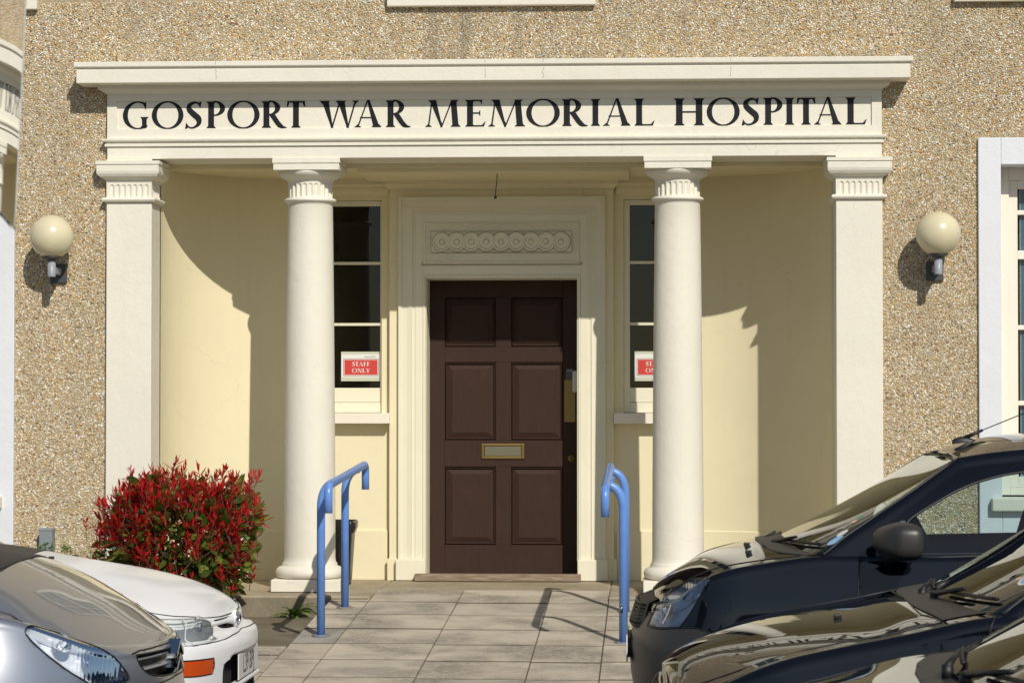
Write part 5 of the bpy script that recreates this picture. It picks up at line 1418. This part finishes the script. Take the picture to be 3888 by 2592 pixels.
# -- white hatchback
WL = [(.2987, 1.10), (.296, 1.2), (.2798, 1.235), (.2146, 1.245), (.1785, 1.235), (.1562, 1.10), (.1340, .965), (.138, .905), (.1605, .8685), (.2206, .8553), (.2704, .8377), (.292, .85)]
F = dict(nu=270, nq=84, nt=50, cabin_u=.66,
  cowl=[(.9, 0)],
  regions=[('headlight', WL), ('indicator', [(.285, .725, 1), (.2309, .728), (.190, .728, 1), (.186, .66), (.192, .598, 1), (.2292, .592), (.285, .60, 1)]),
           ('grille', [(0, 1.035, 1), (.128, 1.05, 1), (.116, .93), (0, .905, 1)]),
           ('intake', [(0, .70, 1), (.150, .70), (.160, .60), (.150, .37), (.11, .34), (0, .34, 1)]),
           ('door', [(.60, .05, 1), (.60, 1.19, 1), (.83, 1.19, 1), (.83, .05, 1)])],
  bonnet=[(0, 1.075, 1), (.09, 1.09), (.150, 1.16), (.170, 1.255), (.22, 1.29), (.30, 1.29), (.60, 1.30, 1), (.580, 1.5), (.562, 1.8), (.557, 2.25, 1), (0, 2.25, 1)],
  bonnet_edge=[(0, 1.075), (.09, 1.09), (.145, 1.15), (.172, 1.255), (.22, 1.285), (.30, 1.29), (.595, 1.30), (.580, 1.5), (.562, 1.8), (.557, 2.199)],
  scuttle=[(.60, 1.26, 1), (.68, 1.26, 1), (.68, 2.25, 1), (.557, 2.25, 1), (.562, 1.8), (.580, 1.5)],
  parts=[('indicator', M['orange'], False), ('door', M['car_white'], False)], seams=['bonnet', 'door', 'indicator'],
  lines=[[(0, .885), (.10, .875), (.14, .862), (.30, .835), (.42, .80)]],
  lamps=['headlight'], lamp_lines=[[(.224, 1.235), (.226, 1.05), (.236, .86)]], bulbs=[(.178, 1.02, .036)], refl=M['reflector_dull'], lamp_depth=.022, rim_r=.0022, rim_mat=M['ltgrey'],
  glass=[('windscreen', [(0, .03, 1), (.18, .03, 1), (.175, .5), (.18, .95, 1), (0, 1.02, 1)]), ('side', [(.24, .06, 1), (.215, .85, 1), (.33, .88, 1), (.34, .06, 1)]), ('side2', [(.36, .06, 1), (.35, .88, 1), (.62, .86, 1), (.70, .06, 1)]), ('rear_window', [(.86, .1, 1), (.88, .9, 1), (1, .92, 1), (1, .1, 1)])],
  ws_edge=[(0, .03), (.18, .03), (.175, .5), (.18, .95), (0, 1.02)])
T, K, Gk = make_car('white', 'white_hatchback', 'white hatchback with a worn headlight, orange indicator and number plate, parked behind the silver car', M['car_white'], F)
# grille: dark hollow with a white bar carrying a round badge
wg = lambda s, y, z: (-s, y, z)
def inset(K, nm, name, mt, T, d):
    return K.build(name, [nm], mt, T, offset=-d)
inset(K, 'grille', 'grille_recess', M['trim'], T, .035); inset(K, 'intake', 'intake_recess', M['trim'], T, .05)
b = MB(); y = np.linspace(-.40, .40, 25); n_ = CARS['white']
P = []
for yy in y:
    u = K.f.u_y(abs(yy)); q = .975 + .01 * (abs(yy) / .4); p = K.f(np.array([u]), np.array([q]))[0]; P.append((-(p[0] + .004), yy, p[2]))
v = []
for i, (x, yy, z) in enumerate(P):
    h = .0095 + .018 * math.exp(-(yy / .09) ** 2); f_ = .010 * math.exp(-(yy / .08) ** 2)
    v += [(x - .02, yy, z + h), (x + .004 + f_, yy, z + h * .8), (x + .006 + f_, yy, z - h * .8), (x - .02, yy, z - h)]
f = [(i * 4 + j, i * 4 + 4 + j, i * 4 + 5 + j, i * 4 + 1 + j) for i in range(len(P) - 1) for j in range(3)]
b.add(v, f, True); gb = b.build('grille_bar', M['car_white'], T)
cx, cz = P[12][0] + .017, P[12][2]
bd = empty('badge', (cx, 0, cz)); bd.parent = T
def ring_yz(rx, rz, r, x=0, n=40): return [(x, rx * math.cos(2 * math.pi * i / n), rz * math.sin(2 * math.pi * i / n)) for i in range(n + 1)]
b = MB(); b.tube([(-.02, 0, 0), (.0, 0, 0)], [.040, .038], 30); b.build('badge_base', M['car_white'], bd)
for nm_, (rx, rz, r_) in (('outer_oval', (.040, .034, .0035)), ('inner_oval', (.014, .030, .003))):
    b = MB(); b.tube(ring_yz(rx, rz, 0, .004), r_, 8, cap=False); b.build(nm_, M['chrome'], bd)
b = MB(); b.tube([(.004, .022 * math.cos(a), .014 + .010 * math.sin(a)) for a in np.linspace(0, 2 * math.pi, 30)], .003, 8, cap=False); b.build('top_oval', M['chrome'], bd)
# number plate
pl = empty('number_plate', (-.018, 0, .468)); pl.parent = T
b = MB(); b.box(-.003, .003, -.26, .26, -.0555, .0555); b.build('plate', M['plate'], pl, bevel=.002)
font_text('L39 BPJ', .112, M['plate_black'], pl, (.0035, 0, -.001), (R(90), 0, R(90)), 'characters', .86, .0)
b = MB(); b.box(-.05, -.012, -.30, .30, .385, .405); b.build('lower_bar', M['car_white'], T, bevel=.008)
for yy in np.linspace(-.36, .36, 10):
    b = MB(); b.box(-.075, -.06, yy - .005, yy + .005, .39, .50); b.build('intake_slat', M['trim'], T)
wiper(T, Gk, -1, .005, .03, .08, .06); wiper(T, Gk, 1, .02, .04, .09, .08)
for yy in (-.1, .36):
    b = MB(); b.box(-.012, .012, -.008, .008, -.004, .009); o = b.build('washer_jet', M['trim'], T, bevel=.003); p = K.f(np.array([K.f.u_s(.87)]), np.array([2.0 if yy < 0 else 1.7]))[0]; o.location = (-p[0], yy, float(p[2]) + .003)

# -- silver people carrier
SL = [(.300, 1.04), (.292, 1.13), (.2712, 1.20), (.2378, 1.215), (.2043, 1.135), (.1708, .985), (.150, .90), (.160, .83), (.195, .82), (.2275, .8553), (.2584, .895), (.2815, .9435), (.298, .995)]
F = dict(nu=290, nq=84, nt=52, cabin_u=.47, cowl=[(.6, 0)],
  regions=[('headlight', SL), ('grille', [(0, 1.045, 1), (.06, 1.05), (.132, 1.03, 1), (.127, .955), (.104, .895), (.045, .878), (0, .876, 1)]),
           ('door', [(.56, .05, 1), (.56, 1.19, 1), (.80, 1.19, 1), (.80, .05, 1)]),
           ('bumper_trim', [(0, .60, 1), (.13, .60), (.15, .50), (.13, .36), (0, .34, 1)])],
  bonnet=[(0, 1.105, 1), (.06, 1.10), (.119, 1.075), (.145, 1.03), (.185, 1.085), (.215, 1.19), (.24, 1.235), (.275, 1.235), (.297, 1.19), (.315, 1.24), (.425, 1.28, 1), (.392, 1.5), (.368, 1.75), (.361, 2.25, 1), (0, 2.25, 1)],
  bonnet_edge=[(0, 1.105), (.06, 1.10), (.119, 1.075), (.140, 1.04)],
  scuttle=[(.425, 1.26, 1), (.50, 1.24, 1), (.50, 2.25, 1), (.361, 2.25, 1), (.368, 1.75), (.392, 1.5)],
  parts=[('door', M['car_silver'], False)], seams=['bonnet', 'door', 'grille'],
  lines=[[(.297, 1.19), (.315, 1.24), (.425, 1.28), (.392, 1.5), (.368, 1.75), (.361, 2.199)], [(0, .86), (.10, .84), (.15, .81), (.24, .74), (.36, .70)]],
  lamps=['headlight'], bulbs=[(.205, .985, .050), (.165, .90, .030), (.25, 1.07, .036)], lamp_depth=.05,
  glass=[('windscreen', [(0, .02, 1), (.18, .02, 1), (.175, .5), (.18, .95, 1), (0, 1.02, 1)]), ('side', [(.24, .06, 1), (.215, .85, 1), (.36, .88, 1), (.36, .06, 1)]), ('side2', [(.38, .06, 1), (.38, .88, 1), (.64, .86, 1), (.70, .06, 1)]), ('rear_window', [(.86, .1, 1), (.88, .9, 1), (1, .92, 1), (1, .1, 1)])],
  ws_edge=[(0, .02), (.18, .02), (.175, .5), (.18, .95), (0, 1.02)])
T, K, Gk = make_car('silver', 'silver_people_carrier', 'silver people carrier with teardrop headlights and a short sloping bonnet, reflecting the hospital lettering', M['car_silver'], F)
inset(K, 'grille', 'grille_recess', M['trim'], T, .045); inset(K, 'bumper_trim', 'bumper_intake', M['trim'], T, .04)
b = MB()
for zz, h in ((.757, .005), (.722, .006)):
    b = MB(); v = []; P = []
    for yy in np.linspace(-.36, .36, 31):
        u = K.f.u_y(abs(yy)); p = K.f(np.array([u]), np.array([float(K.f.q_z(u, zz))]))[0]; x = -(p[0] + .006); P.append(1)
        v += [(x - .045, yy, p[2] + h), (x, yy, p[2] + h * .6), (x, yy, p[2] - h * .6), (x - .045, yy, p[2] - h)]
    b.add(v, [(i * 4 + j, i * 4 + 4 + j, i * 4 + 5 + j, i * 4 + 1 + j) for i in range(len(P) - 1) for j in range(3)], True); b.build('grille_bar', M['car_silver'], T)
# the pair of stacked chevrons in the middle of the grille
em = empty('emblem', (-.006, 0, .74)); em.parent = T
for zz in (-.030, .018):
    b = MB(); w_, h_, t_ = .060, .045, .016
    poly = [(-w_, zz - h_ / 2), (0, zz + h_ / 2), (w_, zz - h_ / 2), (w_, zz - h_ / 2 + t_), (0, zz + h_ / 2 + t_), (-w_, zz - h_ / 2 + t_)]
    m_ = 6; v = [(.010, y_, z_) for y_, z_ in poly] + [(-.03, y_, z_) for y_, z_ in poly]
    b.add(v, [(0, 1, 4, 5), (1, 2, 3, 4)] + [(i, (i + 1) % 6, (i + 1) % 6 + 6, i + 6) for i in range(6)]); b.build('chevron', M['chrome'], em)
wiper(T, Gk, 1, .03, .02, .11, .05)

# -- first black car (nearest the porch)
BL = [(.3245, 1.04), (.318, 1.11), (.291, 1.33), (.2747, 1.43), (.2206, 1.47), (.175, 1.25), (.1597, 1.0), (.1682, .8994, 1), (.2403, .8641), (.2755, .8112, 1), (.305, .95)]
F = dict(nu=270, nq=72, nt=56, cabin_u=.53, gu=240, cowl=[(.5, 0)],
  regions=[('headlight', BL), ('bumper', [(0, .985, 1), (.08, .985, 1), (.1571, .985, 1), (.1640, .8894, 1), (.2403, .856), (.2747, .8062, 1), (.309, .7671), (.345, .70), (.362, .5), (.37, 0, 1), (0, 0, 1)]),
           ('door', [(.5480, .04, 1), (.5468, .8421), (.5519, 1.0713), (.556, 1.2), (.566, 1.30, 1), (.83, 1.235, 1), (.83, .04, 1)])],
  bonnet=[(0, 1.04, 1), (.105, 1.06), (.150, 1.13), (.175, 1.33), (.215, 1.50), (.28, 1.47), (.31, 1.40), (.40, 1.30), (.4798, 1.225, 1), (.4403, 1.3976), (.4210, 1.7327), (.416, 2.25, 1), (0, 2.25, 1)],
  bonnet_edge=[(0, 1.04), (.105, 1.06), (.150, 1.13), (.170, 1.30), (.212, 1.50), (.28, 1.47), (.31, 1.40), (.40, 1.30), (.4798, 1.225)],
  lines=[[(.4798, 1.225), (.4403, 1.3976), (.4210, 1.7327), (.416, 2.199)]],
  scuttle=[(.4798, 1.215, 1), (.56, 1.215, 1), (.56, 2.25, 1), (.416, 2.25, 1), (.4210, 1.7327), (.4403, 1.3976)],
  parts=[('bumper', M['bumper_plastic'], True), ('door', M['car_black'], False)], seams=['bonnet', 'door', 'bumper'],
  lamps=['headlight'], bulbs=[(.205, 1.02, .045), (.262, 1.12, .032)], lamp_lines=[[(.232, 1.04), (.225, .89)]],
  glass=[('windscreen', [(0, .02, 1), (.1800, .02, 1), (.1800, .06), (.1765, .2116), (.1745, .4365), (.180, .6834), (.182, .98, 1), (0, 1.04, 1)]),
         ('side', [(.2570, .03, 1), (.2440, .10), (.2140, .37), (.2117, .44), (.2152, .5599), (.2266, .7539), (.2529, .8465), (.285, .8729), (.37, .885, 1), (.40, .035, 1)]),
         ('side2', [(.42, .05, 1), (.395, .885, 1), (.56, .88, 1), (.66, .60, 1), (.68, .05, 1)]), ('rear_window', [(.86, .1, 1), (.88, .9, 1), (1, .92, 1), (1, .1, 1)])],
  ghparts=[('quarter_panel', M['cabin'], [(.2260, .02, 1), (.2180, .10), (.2060, .32), (.2050, .42, 1), (.2105, .40, 1), (.236, .12), (.250, .02, 1)])],
  ws_edge=[(.1800, .02), (.1800, .06), (.1765, .2116), (.1745, .4365), (.180, .6834), (.182, .98), (0, 1.04)])
T, K, Gk = make_car('black1', 'black_hatchback', 'black hatchback with a charcoal plastic bumper and roof aerial, parked nearest the porch column', M['car_black'], F)
# ribbed grille standing proud of the bumper
g = empty('grille', (0, 0, 0)); g.parent = T
b = MB(); G3 = []
for yy in np.linspace(-.34, .34, 33):
    u = K.f.u_y(abs(yy)); p = K.f(np.array([u]), np.array([.9]))[0]; e = 1 - (abs(yy) / .345) ** 4
    G3.append([(p[0] + .03, yy, .645), (p[0] - .028 * e, yy, .655), (p[0] - .034 * e + .012, yy, .70), (p[0] - .014 * e + .030, yy, .765), (p[0] + .07, yy, .785)])
b.grid(np.array(G3)); b.build('grille_shell', M['trim'], g)
for k in range(7):
    b = MB(); t = (k + .5) / 7; P = []
    for yy in np.linspace(-.30, .30, 25):
        u = K.f.u_y(abs(yy)); p = K.f(np.array([u]), np.array([.9]))[0]; e = 1 - (abs(yy) / .345) ** 4; P.append((p[0] - .034 * e + .001 + .032 * t, yy, .66 + .105 * t))
    b.tube(P, .0055, 6); b.build('grille_slat', M['trim'], g)
b = MB(); b.tube([(-.045, 0, .712), (-.034, 0, .712)], .020, 24); b.build('badge', M['chrome'], g)
pl = empty('number_plate', (-.014, 0, .565)); pl.parent = T
b = MB(); b.box(-.003, .003, -.26, .26, -.0555, .0555); b.build('plate', M['plate'], pl, bevel=.002)
b = MB(); b.box(.003, .020, -.20, .20, -.04, .04); b.build('plate_bracket', M['trim'], pl)
# door mirrors
def mirror(T, x, y, z, sd, sg):
    m = empty('door_mirror', (x, y, z)); m.parent = T
    U_, V_ = np.meshgrid(np.linspace(0, math.pi, 22), np.linspace(0, 2 * math.pi, 37), indexing='ij'); e = .55
    f_ = lambda q: np.sign(q) * np.abs(q) ** e
    X = f_(np.cos(U_)) * .078; Y = f_(np.sin(U_)) * f_(np.cos(V_)) * .125; Z = f_(np.sin(U_)) * f_(np.sin(V_)) * .074
    X = X + .03 * (Y * sd / .125); sc_ = 1 - .30 * np.clip(-X * sg / .078, 0, 1); Y = Y * sc_; Z = Z * sc_
    b = MB(); b.grid(np.stack([X, Y, Z], -1)); b.build('housing', M['bumper_plastic'], m)
    b = MB(); b.tube([(0, -sd * .06, -.045), (-sg * .02, -sd * .16, -.075), (-sg * .03, -sd * .21, -.07)], [.03, .026, .03], 12); b.build('stalk', M['bumper_plastic'], m)
    b = MB(); b.box(min(sg * .074, sg * .080), max(sg * .074, sg * .080), -.095, .095, -.052, .052); b.build('mirror_glass', M['chrome'], m)
mirror(T, 1.055, -.965, 1.060, -1, 1); mirror(T, 1.03, .955, 1.055, 1, 1)
wiper(T, Gk, -1, .06, .06, .168, .085, .012); wiper(T, Gk, 1, .03, .035, .10, .05, .008)
for q_, u_ in ((2.05, .40), (1.62, .398)):
    p = K.f(np.array([u_]), np.array([q_]))[0]; b = MB(); b.box(-.012, .014, -.009, .009, -.003, .014); o = b.build('washer_jet', M['trim'], T, bevel=.003); o.location = (p[0], -p[1], float(p[2]) + .002)
p = Gk.f(np.array([0.0]), np.array([1.24]))[0]
aer = empty('aerial', (1.412, .0, 1.425)); aer.parent = T
b = MB(); G3 = []
for i, t in enumerate(np.linspace(0, 1, 12)):
    h = .034 * math.sin(math.pi * min(1, .12 + .88 * t)) ** .7 * (1 - .5 * t); w_ = .018 * math.sin(math.pi * min(1, .08 + .92 * t)) ** .5
    G3.append([(t * .11 - .03, w_ * math.cos(a), h * math.sin(a) + .012 * t) for a in np.linspace(0, math.pi, 12)])
b.grid(np.array(G3)); b.build('aerial_base', M['trim'], aer)
b = MB(); b.tube([(.02, 0, .025), (.10, 0, .060)], [.010, .006], 10); b.tube([(.09, 0, .056), (.52, 0, .232)], .0022, 8); b.build('rod', M['trim'], aer)
for (cc, ru, rq, m_, n_) in (((.171, .155), .006, .050, M['sky_sticker'], 'tax_disc'), ((.165, .225), .005, .035, M['white'], 'window_sticker'), ((.145, .38), .006, .02, M['grn_sticker'], 'window_sticker'), ((.150, .335), .006, .015, M['orange'], 'window_sticker')):
    Gk.patch(n_, cc, ru, rq, -1, m_, T, off=.0008)

# -- second and third black cars
def low_black(key, name, label, door=True):
    F = dict(nu=250, nq=66, nt=54, cabin_u=.64 if key == 'black2' else .60, gu=200, cowl=[(.8, 0)],
      regions=[('headlight', [(.30, 1.02), (.28, 1.16), (.20, 1.18), (.15, 1.12), (.135, .98), (.16, .86, 1), (.25, .84), (.29, .86)]),
               ('grille', [(0, 1.0, 1), (.10, 1.0, 1), (.11, .86, 1), (0, .86, 1)]),
               ('door', [(.5811 if key == 'black2' else .50, .04, 1), (.585 if key == 'black2' else .50, .9611), (.598 if key == 'black2' else .52, 1.19, 1), (.84, 1.19, 1), (.84, .04, 1)])],
      parts=[('door', M['car_black'], False)], seams=['bonnet', 'door', 'grille'],
      lamps=['headlight'], bulbs=[(.21, 1.0, .045)], lines=[])
    if key == 'black2':
        F['bonnet'] = [(0, 1.08, 1), (.10, 1.09), (.15, 1.17), (.17, 1.26), (.20, 1.62), (.3039, 1.50), (.5056, 1.345), (.5433, 1.320, 1), (.5240, 1.7723), (.5245, 2.25, 1), (0, 2.25, 1)]
        F['bonnet_edge'] = [(0, 1.08), (.10, 1.09), (.15, 1.17), (.17, 1.30)]
        F['lines'] = [[(.5433, 1.320), (.5260, 1.55), (.5240, 1.7723), (.5245, 2.199)], [(.17, 1.30), (.30, 1.27), (.5433, 1.27)]]
        F['scuttle'] = [(.5433, 1.300, 1), (.66, 1.28, 1), (.66, 2.25, 1), (.5245, 2.25, 1), (.5240, 1.7723)]
        we = [(.182, .02), (.180, .2), (.178, .5), (.182, .98), (0, 1.03)]
    else:
        F['bonnet'] = [(0, 1.08, 1), (.10, 1.09), (.15, 1.17), (.17, 1.26), (.20, 1.30), (.505, 1.28, 1), (.488, 1.5), (.478, 1.8), (.474, 2.25, 1), (0, 2.25, 1)]
        F['bonnet_edge'] = [(0, 1.08), (.10, 1.09), (.15, 1.17), (.17, 1.26), (.505, 1.28)]
        F['lines'] = [[(.505, 1.28), (.488, 1.5), (.478, 1.8), (.474, 2.199)]]
        F['scuttle'] = [(.505, 1.27, 1), (.64, 1.26, 1), (.64, 2.25, 1), (.474, 2.25, 1), (.478, 1.8), (.488, 1.5)]
        we = [(.182, .02), (.180, .2), (.178, .5), (.182, .98), (0, 1.03)]
    F['ws_edge'] = we
    F['glass'] = [('windscreen', [(0, .02, 1)] + [(a, q_) + ((1,) if i in (0, len(we) - 2, len(we) - 1) else ()) for i, (a, q_) in enumerate(we)]),
                  ('side', [(.255, .06, 1), (.215, .45), (.222, .80), (.25, .88), (.36, .88, 1), (.38, .06, 1)]), ('side2', [(.41, .06, 1), (.385, .88, 1), (.62, .86, 1), (.70, .06, 1)]), ('rear_window', [(.86, .1, 1), (.88, .9, 1), (1, .92, 1), (1, .1, 1)])]
    T, K, Gk = make_car(key, name, label, M['car_black'], F)
    inset(K, 'grille', 'grille_recess', M['trim'], T, .03)
    wiper(T, Gk, -1, .04, .05, .160, .085, .012); wiper(T, Gk, 1, .03, .035, .10, .05, .008)
    p = K.f(np.array([.44]), np.array([1.9]))[0]; b = MB(); b.box(-.012, .014, -.009, .009, -.003, .012); o = b.build('washer_jet', M['trim'], T, bevel=.003); o.location = (p[0], -p[1], float(p[2]) + .002)
    mirror(T, 1.18, -.93, 1.02, -1, 1) if key != 'black2' else mirror(T, 1.52, -.93, 1.02, -1, 1)
    return T, K, Gk
T, K, Gk = low_black('black2', 'black_saloon', 'glossy black car in the middle of the right-hand row, oval sticker on its windscreen')
Gk.patch('oval_sticker', (.150, .26), .014, .060, -1, M['white'], T, off=.0008); Gk.patch('oval_sticker_centre', (.150, .26), .010, .045, -1, M['sky_sticker'], T, off=.0016)
Gk.patch('tax_disc', (.125, .28), .006, .02, -1, M['grn_sticker'], T, off=.0008); Gk.patch('window_sticker', (.132, .235), .005, .012, -1, M['orange'], T, off=.0008)
low_black('black3', 'black_estate', 'black car cut off at the corner of the photo, only its scuttle and windscreen showing')
# -- car outside the frame whose raised tailgate glass reaches into view
F = dict(nu=110, nq=30, nt=20, gu=80, cabin_u=.66, cowl=[(.9, 0)], regions=[('headlight', WL)],
  bonnet=[(0, 1.075, 1), (.09, 1.09), (.150, 1.16), (.170, 1.255), (.22, 1.29), (.30, 1.29), (.60, 1.30, 1), (.557, 2.25, 1), (0, 2.25, 1)], bonnet_edge=[(0, 1.075), (.09, 1.09), (.30, 1.29)],
  scuttle=[(.60, 1.26, 1), (.68, 1.26, 1), (.68, 2.25, 1), (.557, 2.25, 1)], seams=['bonnet'], lamps=['headlight'],
  glass=[('windscreen', [(0, .03, 1), (.18, .03, 1), (.175, .5), (.18, .95, 1), (0, 1.02, 1)]), ('side', [(.24, .06, 1), (.215, .85, 1), (.33, .88, 1), (.34, .06, 1)]), ('side2', [(.36, .06, 1), (.35, .88, 1), (.62, .86, 1), (.70, .06, 1)])],
  ws_edge=[(0, .03), (.18, .03), (.175, .5), (.18, .95), (0, 1.02)])
T, K, Gk = make_car('hatch', 'dark_hatchback', 'raised tailgate glass of a parked car, mirroring the hospital front beside the tall left window', M['car_black'], F)
ox, oy, oz = CARS['hatch']['X'], CARS['hatch']['yc'], GZ
M['tail_glass'] = glass_mat('tinted_tailgate_glass', (.30, .27, .26), .95, 1.9)
tg = empty('tailgate', (0, 0, 0)); tg.parent = T
def TP(t, z, off=0.0):                       # t metres along the pane towards the viewer, z height
    ca, sa = math.cos(R(10)), math.sin(R(10))
    return (-.0066 + sa * t + (z - 1.594) * .045 + off * ca - ox, -12.9 - ca * t + off * sa - oy, z - oz)
b = MB(); nt_, nz_ = 24, 14; fr = []; bk = []
G1 = np.array([[TP(t, 1.594 + .58 * k / nz_ - .010 * (t / 1.15), .012 * (1 - (2 * t / 1.15 - 1) ** 2)) for k in range(nz_ + 1)] for t in np.linspace(0, 1.15, nt_ + 1)])
G2 = G1 - np.array([.006, 0, 0]); b.grid(G1); b.grid(G2, flip=True)
b.build('tailgate_glass', M['tail_glass'], tg, fix=False)
b = MB(); rim = [tuple(p) for p in G1[0]] + [tuple(p) for p in G1[:, -1]] + [tuple(p) for p in G1[-1][::-1]] + [tuple(p) for p in G1[::-1, 0]]; b.tube(rim, .0012, 6); b.build('tailgate_edge', M['ltgrey'], tg)
for t in (.25, .95):
    b = MB(); b.tube([TP(t, 1.62, -.02), TP(t, 1.45, -.30), (3.55, TP(t, 1.5)[1], 1.40)], .012, 8); b.build('hinge_arm', M['trim'], tg)

# ================================================================== what stands behind the viewer and shows in the paintwork
def bare_tree(x, y, h, seed, label):
    T = empty('bare_tree', (x, y, GZ), label=label, cat='tree', group='bare trees mirrored in the car windows'); r_ = random.Random(seed); tb = MB(); cb = MB()
    def grow(p, d, L_, rad, lvl):
        pts = [p]; q = p
        for i in range(4):
            d = (d + Vector((r_.uniform(-.16, .16), r_.uniform(-.16, .16), r_.uniform(-.05, .14)))).normalized(); q = q + d * L_ / 4; pts.append(q)
        (tb if lvl == 0 else cb).tube(pts, [rad * (1 - .45 * i / 4) for i in range(5)], 6 if lvl < 3 else 4)
        if lvl >= 5: return
        for k in range(3 if lvl else 5):
            t = r_.uniform(.45, 1.0); j = min(3, int(t * 4)); b0 = pts[j] + (pts[j + 1] - pts[j]) * (t * 4 - j)
            side = Vector((r_.uniform(-1, 1), r_.uniform(-1, 1), r_.uniform(-.1, .6))).normalized()
            grow(b0, (d * .6 + side * .9).normalized(), L_ * r_.uniform(.55, .78), rad * .52, lvl + 1)
    grow(Vector((0, 0, 0)), Vector((0, 0, 1)), h * .38, h * .022, 0)
    tb.build('trunk', M['bark'], T, fix=False); cb.build('branches', M['bark'], T, fix=False)
M['bark'] = mat('grey_brown_bark', (.07, .055, .04), .9)
bare_tree(6.5, -29.0, 9.0, 4, 'bare spreading tree behind the viewer, mirrored in the side window of the black hatchback')
bare_tree(13.5, -33.0, 10.0, 9, 'taller bare tree behind the viewer, further along the car park')
